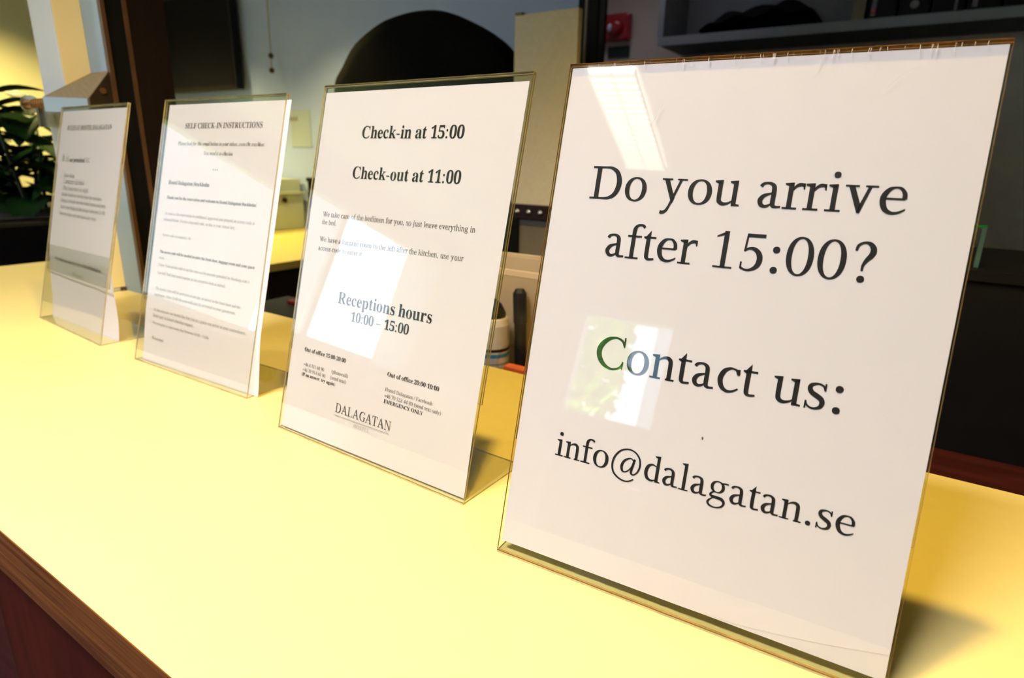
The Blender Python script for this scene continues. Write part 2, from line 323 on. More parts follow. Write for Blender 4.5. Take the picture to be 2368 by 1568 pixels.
BOWL_R = [(150, 385, 22), (205, 420, 36), (285, 430, 56), (370, 375, 80), (410, 235, 90), (375, 90, 80), (300, 26, 50), (225, 20, 34), (150, 55, 24)]
BOWL_L = [(350, 60, 22), (290, 28, 40), (220, 26, 56), (130, 80, 80), (90, 215, 90), (125, 360, 80), (200, 428, 50), (270, 434, 34), (350, 400, 24)]
G = {
 'a': (444, [('s', [(66, 375, 62), (95, 420, 52), (160, 440, 40), (225, 432, 52), (275, 390, 74), (290, 310, 80), (290, 110, 80), (305, 45, 70), (350, 24, 44), (432, 30, 34)]),
             ('s', [(290, 268, 26), (215, 248, 38), (125, 208, 66), (80, 130, 84), (105, 55, 74), (165, 26, 52), (235, 50, 36), (290, 95, 26)])]),
 'b': (500, [('b', 76, 156, 20, 683), flag(76, 156, 683), ('s', BOWL_R), ('p', [(76, 30), (156, 60), (110, 0), (76, -4)])]),
 'c': (444, [('s', [(395, 350, 64), (355, 415, 46), (290, 440, 32), (225, 434, 50), (135, 370, 80), (88, 230, 92), (125, 95, 82), (210, 28, 56), (290, 26, 42), (360, 55, 34), (412, 95, 28)]), ('p', [(365, 440), (412, 440), (412, 330), (385, 330)])]),
 'd': (500, [('b', 342, 422, 20, 683), flag(342, 422, 683), ('s', BOWL_L), ('p', [(422, 40), (482, 28), (482, 0), (342, 0), (342, 60)])]),
 'e': (444, [('b', 80, 392, 240, 272), ('s', [(378, 255, 70), (372, 345, 66), (315, 425, 46), (240, 442, 32), (155, 410, 62), (90, 310, 86), (82, 200, 92), (125, 85, 80), (205, 30, 56), (290, 28, 42), (360, 58, 32), (412, 92, 26)])]),
 'f': (333, [('b', 104, 184, 0, 560), ('s', [(144, 540, 80), (156, 605, 74), (200, 655, 52), (262, 668, 44), (312, 655, 52), (340, 622, 52)]), ('b', 24, 306, 424, 459), foot(20, 285)]),
 'g': (500, [('o', 232, 312, 170, 150, 74, 30), ('s', [(330, 420, 32), (395, 432, 36), (475, 432, 38)]),
             ('s', [(160, 182, 30), (105, 140, 40), (88, 95, 50), (130, 60, 62), (240, 52, 70), (350, 40, 76), (415, -10, 70), (425, -75, 56), (375, -150, 44), (270, -194, 36), (170, -196, 40), (80, -160, 54), (50, -100, 54), (85, -35, 40), (155, 30, 30)])]),
 'h': (500, [('b', 78, 158, 0, 683), flag(78, 158, 683), ('s', [(150, 355, 20), (205, 402, 36), (285, 425, 58), (350, 400, 76), (380, 320, 80), (380, 0, 80)]), foot(14, 222), foot(318, 486)]),
 'i': (278, [('b', 100, 180, 0, 459), flag(100, 180, 459), foot(22, 258), ('d', 138, 620, 54)]),
 'j': (278, [('b', 100, 180, -60, 459), flag(100, 180, 459), ('s', [(140, -40, 80), (128, -130, 64), (75, -190, 44), (10, -190, 44), (-25, -160, 50)]), ('d', 138, 620, 54)]),
 'k': (500, [('b', 78, 158, 0, 683), flag(78, 158, 683), ('p', [(150, 190), (150, 235), (375, 440), (425, 440)]), ('p', [(205, 285), (275, 335), (485, 15), (380, 15)]), foot(14, 222), foot(330, 505), head(300, 478)]),
 'l': (278, [('b', 100, 180, 0, 683), flag(100, 180, 683), foot(22, 258)]),
 'm': (778, [('b', 78, 158, 0, 459), flag(78, 158, 459), ('s', [(150, 355, 20), (205, 402, 36), (275, 425, 58), (335, 400, 76), (362, 320, 80), (362, 0, 80)]), ('s', [(395, 355, 20), (475, 402, 36), (550, 425, 58), (615, 400, 76), (646, 320, 80), (646, 0, 80)]), foot(14, 222), foot(300, 440), foot(590, 760)]),
 'n': (500, [('b', 78, 158, 0, 459), flag(78, 158, 459), ('s', [(150, 355, 20), (205, 402, 36), (285, 425, 58), (350, 400, 76), (380, 320, 80), (380, 0, 80)]), foot(14, 222), foot(318, 486)]),
 'o': (500, [('o', 250, 226, 220, 238, 92, 32)]),
 'p': (500, [('b', 76, 156, -205, 459), flag(76, 156, 459), ('s', BOWL_R), foot(10, 235, -216)]),
 'q': (500, [('b', 342, 422, -205, 440), ('s', BOWL_L), ('p', [(342, 400), (422, 459), (422, 380)]), foot(270, 490, -216)]),
 'r': (333, [('b', 78, 158, 0, 459), flag(78, 158, 459), ('s', [(148, 330, 24), (190, 395, 44), (240, 428, 58), (285, 432, 56), (330, 420, 60)]), ('p', [(300, 455), (338, 455), (338, 350), (315, 350)]), foot(14, 250)]),
 's': (389, [('s', [(322, 345, 30), (300, 405, 34), (240, 438, 32), (175, 438, 40), (105, 405, 66), (90, 345, 78), (130, 280, 82), (210, 235, 86), (285, 185, 86), (305, 115, 78), (275, 50, 60), (205, 18, 40), (140, 20, 34), (75, 60, 34), (52, 130, 30)]), ('p', [(308, 459), (338, 459), (338, 335), (312, 335)]), ('p', [(38, 135), (66, 135), (66, 0), (38, 0)])]),
 't': (278, [('p', [(20, 430), (40, 430), (152, 580), (152, 400), (72, 400)]), ('b', 20, 262, 424, 459), ('s', [(112, 430, 80), (112, 105, 80), (128, 45, 68), (170, 22, 46), (268, 34, 36)])]),
 'u': (500, [flag(70, 150, 459), ('s', [(110, 440, 80), (110, 135, 80), (135, 60, 76), (205, 30, 58), (290, 50, 36), (350, 92, 22)]), ('b', 340, 420, 20, 459), flag(340, 420, 459), ('p', [(420, 40), (482, 28), (482, 0), (340, 0), (340, 60)])]),
 'v': (500, [('p', [(55, 445), (148, 445), (282, 105), (258, -4), (230, -4)]), ('p', [(352, 445), (402, 445), (272, -4), (240, -4), (240, 90)]), head(8, 215), head(305, 492)]),
 'w': (722, [('p', [(50, 445), (142, 445), (250, 130), (228, -4), (200, -4)]), ('p', [(322, 445), (370, 445), (240, -4), (208, -4), (215, 70)]), ('p', [(310, 445), (400, 445), (508, 130), (484, -4), (456, -4)]), ('p', [(588, 445), (635, 445), (498, -4), (466, -4), (475, 70)]), head(6, 205), head(275, 440), head(540, 716)]),
 'x': (500, [('p', [(65, 445), (165, 445), (440, 15), (335, 15)]), ('p', [(350, 445), (405, 445), (140, 15), (85, 15)]), head(20, 225), head(295, 470), foot(15, 200), foot(275, 490)]),
 'y': (500, [('p', [(52, 445), (145, 445), (292, 90), (258, -10), (240, -10)]), ('p', [(352, 445), (402, 445), (215, -95), (170, -95)]), ('s', [(198, -75, 46), (160, -150, 52), (100, -190, 60), (45, -182, 62)]), head(8, 212), head(305, 492)]),
 'z': (444, [('b', 45, 405, 420, 459), ('b', 35, 410, 0, 39), ('p', [(290, 430), (400, 430), (150, 25), (38, 25)]), ('p', [(45, 440), (75, 440), (62, 340), (40, 340)]), ('p', [(385, 130), (412, 130), (412, 10), (375, 10)])]),
 'A': (722, [('p', [(75, 20), (120, 20), (368, 655), (330, 655)]), ('p', [(325, 655), (372, 655), (640, 20), (530, 20), (322, 540)]), ('b', 195, 500, 218, 256), foot(15, 220), foot(440, 706)]),
 'B': (667, [('b', 112, 206, 0, 655), ('b', 20, 330, 619, 655), ('b', 20, 340, 0, 36), ('b', 180, 350, 325, 360), ('s', [(320, 637, 36), (430, 615, 60), (490, 500, 92), (430, 375, 60), (320, 342, 36)]), ('s', [(330, 342, 36), (470, 310, 60), (545, 180, 98), (470, 42, 62), (330, 18, 36)])]),
 'C': (667, [('s', [(598, 500, 34), (560, 580, 44), (480, 630, 38), (385, 638, 38), (255, 590, 72), (140, 470, 98), (98, 328, 106), (140, 180, 98), (250, 66, 74), (380, 18, 40), (480, 24, 38), (565, 72, 38), (612, 150, 34)]), ('p', [(586, 665), (618, 665), (618, 470), (590, 470)]), ('p', [(600, 190), (630, 190), (618, 30), (590, 60)])]),
 'D': (722, [('b', 112, 206, 0, 655), ('b', 20, 330, 619, 655), ('b', 20, 330, 0, 36), ('s', [(310, 637, 36), (430, 622, 56), (555, 530, 88), (612, 330, 104), (555, 125, 88), (430, 34, 56), (310, 18, 36)])]),
 'E': (611, [('b', 112, 206, 0, 655), ('b', 20, 555, 619, 655), ('b', 20, 570, 0, 36), ('b', 180, 440, 325, 360), ('p', [(525, 655), (555, 655), (555, 500), (530, 500)]), ('p', [(560, 170), (590, 170), (575, 0), (540, 0)]), ('p', [(415, 440), (440, 440), (440, 245), (415, 245)])]),
 'F': (556, [('b', 112, 206, 0, 655), ('b', 20, 520, 619, 655), ('b', 20, 310, 0, 36), ('b', 180, 420, 310, 345), ('p', [(495, 655), (522, 655), (522, 490), (498, 490)]), ('p', [(395, 430), (420, 430), (420, 230), (395, 230)])]),
 'G': (722, [('s', [(620, 500, 34), (575, 580, 44), (490, 630, 38), (390, 638, 38), (255, 590, 72), (140, 470, 98), (98, 328, 106), (140, 180, 98), (250, 66, 74), (390, 18, 40), (500, 24, 40), (590, 60, 40)]), ('p', [(606, 665), (638, 665), (638, 480), (610, 480)]), ('b', 540, 634, 30, 290), ('b', 455, 700, 262, 296)]),
 'H': (722, [('b', 112, 206, 0, 655), ('b', 516, 610, 0, 655), ('b', 180, 540, 318, 354), foot(20, 300), foot(424, 704), head(20, 300, 655), head(424, 704, 655)]),
 'I': (333, [('b', 120, 214, 0, 655), foot(22, 312), head(22, 312, 655)]),
 'K': (722, [('b', 112, 206, 0, 655), ('p', [(195, 280), (195, 335), (520, 640), (580, 640)]), ('p', [(285, 370), (370, 430), (680, 15), (560, 15)]), foot(20, 300), foot(480, 716), head(20, 300, 655), head(430, 670, 655)]),
 'L': (611, [('b', 112, 206, 0, 655), ('b', 20, 555, 0, 36), head(20, 310, 655), ('p', [(550, 190), (582, 190), (565, 0), (525, 0)])]),
 'M': (889, [('p', [(130, 0), (165, 0), (165, 655), (130, 655)]), ('p', [(120, 655), (235, 655), (475, 100), (430, 0), (415, 0)]), ('p', [(410, 0), (445, 0), (735, 655), (690, 655)]), ('b', 680, 776, 0, 655), foot(20, 270), foot(590, 870), head(20, 225, 655), head(690, 870, 655)]),
 'N': (722, [('b', 120, 155, 0, 655), ('p', [(110, 655), (210, 655), (612, 80), (612, -10), (575, -10)]), ('b', 577, 612, 0, 655), foot(20, 260), head(20, 200, 655), head(470, 704, 655)]),
 'O': (722, [('o', 361, 328, 322, 340, 104, 34)]),
 'P': (556, [('b', 112, 206, 0, 655), ('b', 20, 320, 619, 655), foot(20, 310), ('b', 180, 330, 290, 326), ('s', [(310, 637, 36), (430, 610, 66), (480, 468, 96), (430, 330, 66), (310, 308, 36)])]),
 'R': (667, [('b', 112, 206, 0, 655), ('b', 20, 320, 619, 655), foot(20, 310), ('b', 180, 330, 305, 340), ('s', [(310, 637, 36), (430, 610, 66), (480, 480, 94), (430, 345, 66), (310, 322, 36)]), ('p', [(275, 325), (385, 335), (645, 15), (530, 15)]), foot(500, 672)]),
 'S': (556, [('s', [(455, 520, 34), (420, 590, 40), (345, 634, 38), (250, 634, 44), (150, 585, 74), (125, 505, 90), (175, 420, 94), (280, 355, 98), (390, 285, 100), (430, 185, 96), (390, 80, 74), (290, 24, 46), (195, 22, 38), (105, 80, 38), (72, 170, 32)]), ('p', [(442, 665), (472, 665), (472, 480), (446, 480)]), ('p', [(55, 185), (86, 185), (86, 0), (55, 0)])]),
 'T': (611, [('b', 258, 354, 0, 655), ('b', 30, 582, 617, 655), foot(165, 447), ('p', [(30, 655), (58, 655), (54, 480), (26, 480)]), ('p', [(556, 655), (582, 655), (586, 480), (558, 480)])]),
 'U': (722, [('s', [(160, 650, 94), (160, 230, 94), (195, 100, 84), (300, 30, 54), (410, 26, 38), (520, 80, 36), (572, 190, 34), (577, 640, 34)]), head(20, 300, 655), head(470, 700, 655)]),
 'V': (722, [('p', [(75, 640), (185, 640), (395, 130), (378, -8), (345, -8)]), ('p', [(560, 640), (610, 640), (380, -8), (350, -8), (350, 90)]), head(15, 280, 655), head(470, 706, 655)]),
 'W': (944, [('p', [(60, 640), (165, 640), (335, 120), (318, -8), (288, -8)]), ('p', [(455, 640), (500, 640), (322, -8), (292, -8), (295, 90)]), ('p', [(420, 640), (525, 640), (690, 120), (672, -8), (642, -8)]), ('p', [(805, 640), (852, 640), (676, -8), (646, -8), (650, 90)]), head(6, 250, 655), head(330, 560, 655), head(715, 938, 655)]),
 'Y': (722, [('b', 312, 406, 0, 310), ('p', [(75, 640), (185, 640), (400, 290), (330, 260)]), ('p', [(580, 640), (632, 640), (405, 285), (365, 300)]), foot(215, 500), head(12, 270, 655), head(495, 706, 655)]),
 '0': (500, [('o', 250, 331, 218, 342, 90, 34)]),
 '1': (500, [('b', 216, 302, 0, 676), ('p', [(90, 585), (90, 560), (216, 600), (302, 676), (265, 676)]), foot(88, 428)]),
 '2': (500, [('s', [(75, 540, 40), (120, 620, 44), (205, 648, 40), (300, 625, 66), (350, 545, 88), (335, 450, 88), (260, 330, 70), (150, 190, 52), (60, 60, 50)]), ('b', 40, 440, 0, 72), ('p', [(430, 160), (462, 160), (445, 0), (410, 0)])]),
 '4': (500, [('b', 305, 388, 0, 676), ('p', [(305, 676), (350, 676), (75, 215), (28, 215)]), ('b', 28, 472, 160, 216), foot(220, 460)]),
 '5': (500, [('b', 118, 430, 600, 662), ('p', [(118, 662), (152, 662), (130, 350), (96, 350)]), ('s', [(100, 345, 30), (180, 395, 44), (270, 392, 66), (355, 320, 90), (385, 205, 96), (345, 85, 80), (250, 18, 48), (160, 10, 36), (80, 45, 34)]), ('p', [(62, 150), (92, 150), (92, 10), (62, 30)])]),
 '6': (500, [('s', [(430, 640, 26), (300, 610, 44), (180, 500, 74), (105, 350, 92), (95, 210, 92), (135, 80, 82), (225, 14, 48), (310, 22, 52), (390, 100, 84), (405, 215, 90), (360, 335, 76), (275, 388, 42), (190, 370, 34), (120, 310, 24)])]),
 '7': (500, [('b', 45, 455, 596, 662), ('p', [(370, 620), (455, 620), (250, 0), (165, 0)]), ('p', [(45, 662), (72, 662), (66, 520), (38, 520)])]),
 '8': (500, [('o', 250, 500, 178, 172, 82, 32), ('o', 250, 170, 208, 184, 90, 32)]),
 '9': (500, [('s', [(70, 30, 26), (200, 60, 44), (320, 170, 74), (395, 320, 92), (405, 460, 92), (365, 590, 82), (275, 656, 48), (190, 648, 52), (110, 570, 84), (95, 455, 90), (140, 335, 76), (225, 282, 42), (310, 300, 34), (380, 360, 24)])]),
 ':': (278, [('d', 139, 50, 60), ('d', 139, 410, 60)]),
 '.': (250, [('d', 125, 48, 56)]), ',': (250, [('d', 118, 48, 56), ('s', [(150, 40, 60), (140, -50, 44), (85, -130, 24)])]),
 '?': (444, [('s', [(88, 510, 36), (110, 600, 44), (190, 652, 40), (280, 635, 66), (335, 555, 92), (325, 460, 90), (265, 370, 68), (222, 280, 44), (216, 180, 36)]), ('d', 218, 46, 58)]),
 '!': (333, [('p', [(120, 676), (214, 676), (182, 190), (150, 190)]), ('d', 166, 46, 56)]),
 '@': (921, [('s', [(720, -80, 36), (600, -160, 38), (470, -185, 40), (300, -140, 46), (150, -20, 52), (90, 180, 56), (130, 400, 52), (270, 590, 44), (470, 668, 38), (660, 630, 42), (790, 500, 48), (835, 330, 50), (800, 150, 44), (720, 50, 36), (655, 40, 46), (620, 100, 62), (645, 270, 62), (675, 445, 58)]),
              ('s', [(655, 370, 28), (600, 435, 32), (520, 435, 40), (400, 340, 62), (350, 200, 74), (375, 85, 62), (440, 55, 36), (520, 95, 30), (590, 180, 28), (630, 270, 26)])]),
 '(': (333, [('s', [(295, 690, 18), (185, 570, 50), (110, 400, 74), (105, 200, 76), (170, 0, 54), (295, -170, 18)])]),
 ')': (333, [('s', [(38, 690, 18), (148, 570, 50), (223, 400, 74), (228, 200, 76), (163, 0, 54), (38, -170, 18)])]),
 '-': (333, [('b', 40, 290, 190, 250)]), '\u2013': (500, [('b', 10, 490, 200, 250)]), '+': (564, [('b', 30, 534, 235, 290), ('b', 255, 310, 10, 515)]),
 '/': (278, [('p', [(-10, -20), (35, -20), (290, 676), (245, 676)])]), '*': (500, [('p', [(225, 676), (275, 676), (262, 420), (238, 420)]), ('p', [(110, 610), (135, 650), (385, 500), (365, 460)]), ('p', [(365, 650), (390, 610), (135, 460), (115, 500)])]),
 "'": (180, [('p', [(60, 676), (130, 676), (110, 440), (80, 440)])]), ' ': (250, []),
}
BOLDW = dict(zip('abcdefghijklmnopqrstuvwxyz', (500, 556, 444, 556, 444, 333, 500, 556, 278, 333, 556, 278, 833, 556, 500, 556, 556, 444, 389, 333, 556, 500, 722, 500, 500, 444)))
BOLDW.update(zip('ABCDEFGHIJKLMNOPQRSTUVWXYZ', (722, 667, 722, 722, 667, 611, 778, 778, 389, 500, 778, 667, 944, 722, 778, 611, 778, 722, 556, 667, 722, 722, 1000, 722, 722, 667)))
ITALW = dict(zip('abcdefghijklmnopqrstuvwxyz', (500, 500, 444, 500, 444, 278, 500, 500, 278, 278, 444, 278, 722, 500, 500, 500, 500, 389, 389, 278, 500, 444, 667, 444, 444, 389)))


def spline(pts, n=6):
    """Catmull-Rom through (x, y, w)"""
    out = []
    P = [pts[0]] + list(pts) + [pts[-1]]
    for i in range(1, len(P) - 2):
        p0, p1, p2, p3 = P[i - 1], P[i], P[i + 1], P[i + 2]
        for k in range(n):
            t = k / n
            out.append(tuple(0.5 * (2 * b + (c - a) * t + (2 * a - 5 * b + 4 * c - d) * t * t + (3 * b - a - 3 * c + d) * t ** 3) for a, b, c, d in zip(p0, p1, p2, p3)))
    out.append(tuple(pts[-1]))
    return out


def arc(cx, cy, rx, ry, n=36):
    out = []
    for k in range(n):
        a = 2 * math.pi * k / n; c, s_ = math.cos(a), math.sin(a)
        out.append((cx + rx * math.copysign(abs(c) ** 0.93, c), cy + ry * math.copysign(abs(s_) ** 0.93, s_)))
    return out


_gc = {}


def glyph_reg(ch):
    if ('r', ch) in _gc: return _gc[('r', ch)]
    adv, prims = G[ch]
    vs_, fs = [], []
    for p in prims:
        n = len(vs_)
        if p[0] == 'b':
            _, x0, x1, y0, y1 = p; vs_ += [(x0, y0), (x1, y0), (x1, y1), (x0, y1)]; fs.append((n, n + 1, n + 2, n + 3))
        elif p[0] == 'p':
            q = p[1]
            for t in tessellate_polygon([[V((a, b, 0)) for a, b in q]]): fs.append(tuple(n + i for i in t))
            vs_ += q
        elif p[0] == 'd':
            vs_ += arc(p[1], p[2], p[3], p[3], 16); fs.append(tuple(range(n, n + 16)))
        elif p[0] == 'o':
            _, cx, cy, rx, ry, sd, tp = p; k = 36
            vs_ += arc(cx, cy, rx, ry, k) + arc(cx, cy, rx - sd, ry - tp, k)
            for i in range(k):
                j = (i + 1) % k; fs.append((n + i, n + j, n + k + j, n + k + i))
        else:
            q = spline(p[1]); m = len(q)
            for i, (x, y, w_) in enumerate(q):
                a, b = q[max(i - 1, 0)], q[min(i + 1, m - 1)]
                dx, dy = b[0] - a[0], b[1] - a[1]; l = math.hypot(dx, dy) or 1
                vs_ += [(x - dy / l * w_ / 2, y + dx / l * w_ / 2), (x + dy / l * w_ / 2, y - dx / l * w_ / 2)]
            for i in range(m - 1): fs.append((n + 2 * i, n + 2 * i + 1, n + 2 * i + 3, n + 2 * i + 2))
    r = (adv / 1000, [(x / 1000, y / 1000) for x, y in vs_], fs)
    _gc[('r', ch)] = r
    return r


def glyph_font(ch, style):
    """bold and italic serif letters come from the mathematical letters of Blender's built-in font"""
    key = (style, ch)
    if key in _gc: return _gc[key]
    if style == 'bold':
        if ch.islower(): c = chr(0x1D41A + ord(ch) - 97)
        elif ch.isupper(): c = chr(0x1D400 + ord(ch) - 65)
        else: c = chr(0x1D7CE + ord(ch) - 48)
        adv = BOLDW.get(ch, 500) / 1000
    else:
        if ch == 'h': c = '\u210e'
        elif ch.islower(): c = chr(0x1D44E + ord(ch) - 97)
        else: c = chr(0x1D434 + ord(ch) - 65)
        adv = ITALW.get(ch, 640) / 1000
    cu = bpy.data.curves.new('glyph', 'FONT'); cu.body = c; cu.size = 1; cu.resolution_u = 4
    o = bpy.data.objects.new('glyph', cu); COL.objects.link(o)
    dg = bpy.context.evaluated_depsgraph_get(); ev = o.evaluated_get(dg); me = ev.to_mesh()
    vs_ = [(q.co.x, q.co.y) for q in me.vertices]; fs = [tuple(p.vertices) for p in me.polygons]
    ev.to_mesh_clear(); bpy.data.objects.remove(o); bpy.data.curves.remove(cu)
    if ch.isdigit(): vs_ = [(x * 0.95, y * 0.95) for x, y in vs_]
    _gc[key] = (adv, vs_, fs)
    return _gc[key]


def text_shape(text, style):
    x = 0; vs_, fs = [], []
    for ch in text:
        if style != 'reg' and (ch.isalpha() or (ch.isdigit() and style == 'bold')): a, v, f = glyph_font(ch, style)
        else: a, v, f = glyph_reg(ch)
        n = len(vs_)
        vs_ += [(x + q[0], q[1]) for q in v]; fs += [tuple(n + i for i in t) for t in f]
        x += a
    return vs_, fs, x


# ------------------------------------------------------------------ acrylic table signs
TH = 0.0014
GAP = 0.0010


def table_sign(loc, yaw, tilt, W, HH, label, lines, pu0, pu1, pv0, pv1, bow=None, curl=0.0, brown=False, foot_len=0.073, marks=None):
    """L-shaped slanted holder: local x along the width, y back, z up; the front face is a plane leaning back by tilt"""
    root = thing('table_sign', label, 'sign', loc, yaw, 'acrylic table signs along the counter')
    st, ct = math.sin(tilt), math.cos(tilt)

    def P(u, v, n): return V((u, v * st + n * ct, v * ct - n * st))    # n: distance behind the front face
    e = acrylic_brown if brown else acrylic_edge

    def sheet(u0, u1, v0, v1, n0, n1):
        m = MB(); m.prism([P(u0, v0, n0), P(u1, v0, n0), P(u1, v1, n0), P(u0, v1, n0)], P(0, 0, n1 - n0), 0, 1)
        return m
    m = sheet(0, W, 0.002, HH, 0, TH)
    m.build('front_panel', [acrylic, e], root, local=True)
    m = sheet(0, W, HH * 0.24, HH - TH, TH + GAP, 2 * TH + GAP)
    m.build('back_panel', [acrylic, acrylic_edge], root, local=True)
    m = sheet(0, W, HH - TH, HH, TH, 2 * TH + GAP)
    m.build('top_fold', [e, e], root, local=True)
    m = MB(); m.box(0, W, 0.0, foot_len, 0.0002, TH)
    f = m.build('foot', [acrylic, acrylic_edge], root, local=True)
    for p in f.data.polygons: p.material_index = 0 if abs(p.normal.z) > 0.5 else 1

    def back(u, v):
        b = TH + 0.0006
        if bow:
            amt, vtop, side = bow
            t = min(1, max(0, (vtop - v) / vtop)); b += amt * (t * t * (3 - 2 * t)) * (1 - side + side * u / W)
        return b

    def bottom(u):
        if not curl: return pv0
        t = min(1, max(0, (u - W * 0.55) / (W * 0.45))); return pv0 + curl * t * t * (1.4 - 0.4 * t)
    pm = MB()
    pm.grid(lambda a, b: P(pu0 + (pu1 - pu0) * a, bottom(pu0 + (pu1 - pu0) * a) * (1 - b) + pv1 * b, back(pu0 + (pu1 - pu0) * a, bottom(pu0) * (1 - b) + pv1 * b)), 24, 40)
    pap = pm.build('paper', paper, root, local=True, smooth=True)
    if curl:
        pm = MB(); pm.grid(lambda a, b: P(pu0 + (pu1 - pu0) * a, pv0 * (1 - b) + pv1 * b, TH + 0.0008), 2, 2)
        pm.build('backing_paper', paper, root, local=True)
    for ln in lines:
        text, style, u0, u1, vb = ln[:5]; mt = ln[5] if len(ln) > 5 else ink; hs = ln[6] if len(ln) > 6 else 1.0
        v2, fs, adv = text_shape(text, style)
        x0 = min(q[0] for q in v2); x1 = max(q[0] for q in v2); k = (u1 - u0) / (x1 - x0)
        tm = MB()
        tm.add([P(u0 + (x - x0) * k, vb + y * k * hs, back(u0 + (x - x0) * k, vb + y * k * hs) - 0.00025) for x, y in v2], fs)
        tm.build('printed_line', mt, pap, local=True, recalc=False)
    if marks: marks(P, root, pap)
    return root


PX = lambda mm: mm / 1000.0


def big_marks(P, root, pap):
    m = MB()
    rnd = random.Random(3)
    us = sorted([0.006 + 0.196 * rnd.random() ** 0.8 for _ in range(46)])
    for u in us:
        l = 0.0015 + 0.004 * rnd.random() ** 1.5; wd = 0.00008 + 0.00014 * rnd.random(); s_ = (rnd.random() - 0.5) * 0.0008
        m.add([P(u, 0.3000, -0.0001), P(u + wd, 0.3000, -0.0001), P(u + wd + s_, 0.3000 - l, -0.0001), P(u + s_, 0.3000 - l, -0.0001)], [(0, 1, 2, 3)])
    for (u, v, du, dv) in ((0.102, 0.2955, -0.005, -0.0035), (0.137, 0.297, -0.0025, -0.006), (0.178, 0.29, -0.012, -0.009), (0.05, 0.26, 0.01, 0.016)):
        c = [(u + du * t, v + dv * t * t) for t in (0, .33, .66, 1)]
        for a, b in zip(c, c[1:]):
            m.add([P(a[0], a[1], -0.0001), P(b[0], b[1], -0.0001), P(b[0] + 0.0002, b[1] + 0.0001, -0.0001), P(a[0] + 0.0002, a[1] + 0.0001, -0.0001)], [(0, 1, 2, 3)])
    m.build('scratches', scratch_m, root, local=True, recalc=False)
    m = MB(); q = arc(0.1105, 0.0996, 0.0004, 0.0008, 8)
    m.add([P(a, b, TH + 0.0003) for a, b in q], [tuple(range(8))])
    m.build('speck', speck_m, pap, local=True, recalc=False)


R_ = math.radians
table_sign((-0.1857, 0.2714, 0), R_(3.26), R_(14.7), 0.2103, 0.3008,
           'nearest and largest clear acrylic table sign, asking guests who arrive after 15:00',
           [('Do you arrive', 'reg', .0245, .1824, .2228), ('after 15:00?', 'reg', .0395, .1742, .1903),
            ('Contact us:', 'reg', .0440, .1712, .1262), ('info@dalagatan.se', 'reg', .0281, .1863, .0695)],
           0.0012, 0.2093, 0.0076, 0.2990, curl=0.013, brown=True, marks=big_marks)

L3 = [('Check-in at 15:00', 'bold', .0533, .1607, .2583), ('Check-out at 11:00', 'bold', .0487, .1641, .2254),
      ('We take care of the bedlinen for you, so just leave everything in', 'reg', .0186, .1847, .1917, ink_grey), ('the bed.', 'reg', .0188, .0372, .1852, ink_grey),
      ('We have a luggage room to the left after the kitchen, use your', 'reg', .019, .1780, .1704, ink_grey), ('access code to enter it.', 'reg', .0189, .0745, .1628, ink_grey),
      ('Receptions hours', 'bold', .0525, .1573, .1214), ('10:00 \u2013 15:00', 'bold', .0711, .1362, .1090),
      ('Out of office 15:00-20:00', 'bold', .0192, .0723, .0742), ('+46 8 721 60 90', 'reg', .0202, .0476, .0616, ink_grey), ('(phonecall)', 'reg', .0572, .0774, .0624, ink_grey),
      ('+46 70 914 60 90', 'reg', .0200, .0500, .0567, ink_grey), ('(send text)', 'reg', .0567, .0760, .0572, ink_grey), ('(If no answer, try again)', 'bold', .0196, .0635, .0525),
      ('Out of office 20:00-10:00', 'bold', .121, .1744, .0736), ('Hostel Dalagatan / Facebook', 'reg', .121, .1705, .0618, ink_grey),
      ('+46 70 522 44 80 (send text only)', 'reg', .121, .1796, .0568, ink_grey), ('EMERGENCY ONLY', 'bold', .1211, .1625, .0522),
      ('DALAGATAN', 'reg', .0677, .1321, .0316, ink_logo, 1.15), ('HOSTEL', 'reg', .0914, .1099, .0243, ink_pale, 0.95)]


def logo_rule(P, root, pap):
    m = MB(); m.add([P(.068, .0290, TH + .0003), P(.1317, .0295, TH + .0003), P(.1317, .0298, TH + .0003), P(.068, .0293, TH + .0003)], [(0, 1, 2, 3)])
    m.build('logo_rule', ink_grey, pap, local=True, recalc=False)


table_sign((-0.4491, 0.3056, 0), R_(-1.22), R_(14.51), 0.2137, 0.3026,
           'clear acrylic table sign listing check-in, check-out and reception hours',
           L3, 0.0015, 0.2105, 0.0030, 0.2968, bow=(0.0022, 0.07, 0.9), marks=logo_rule)

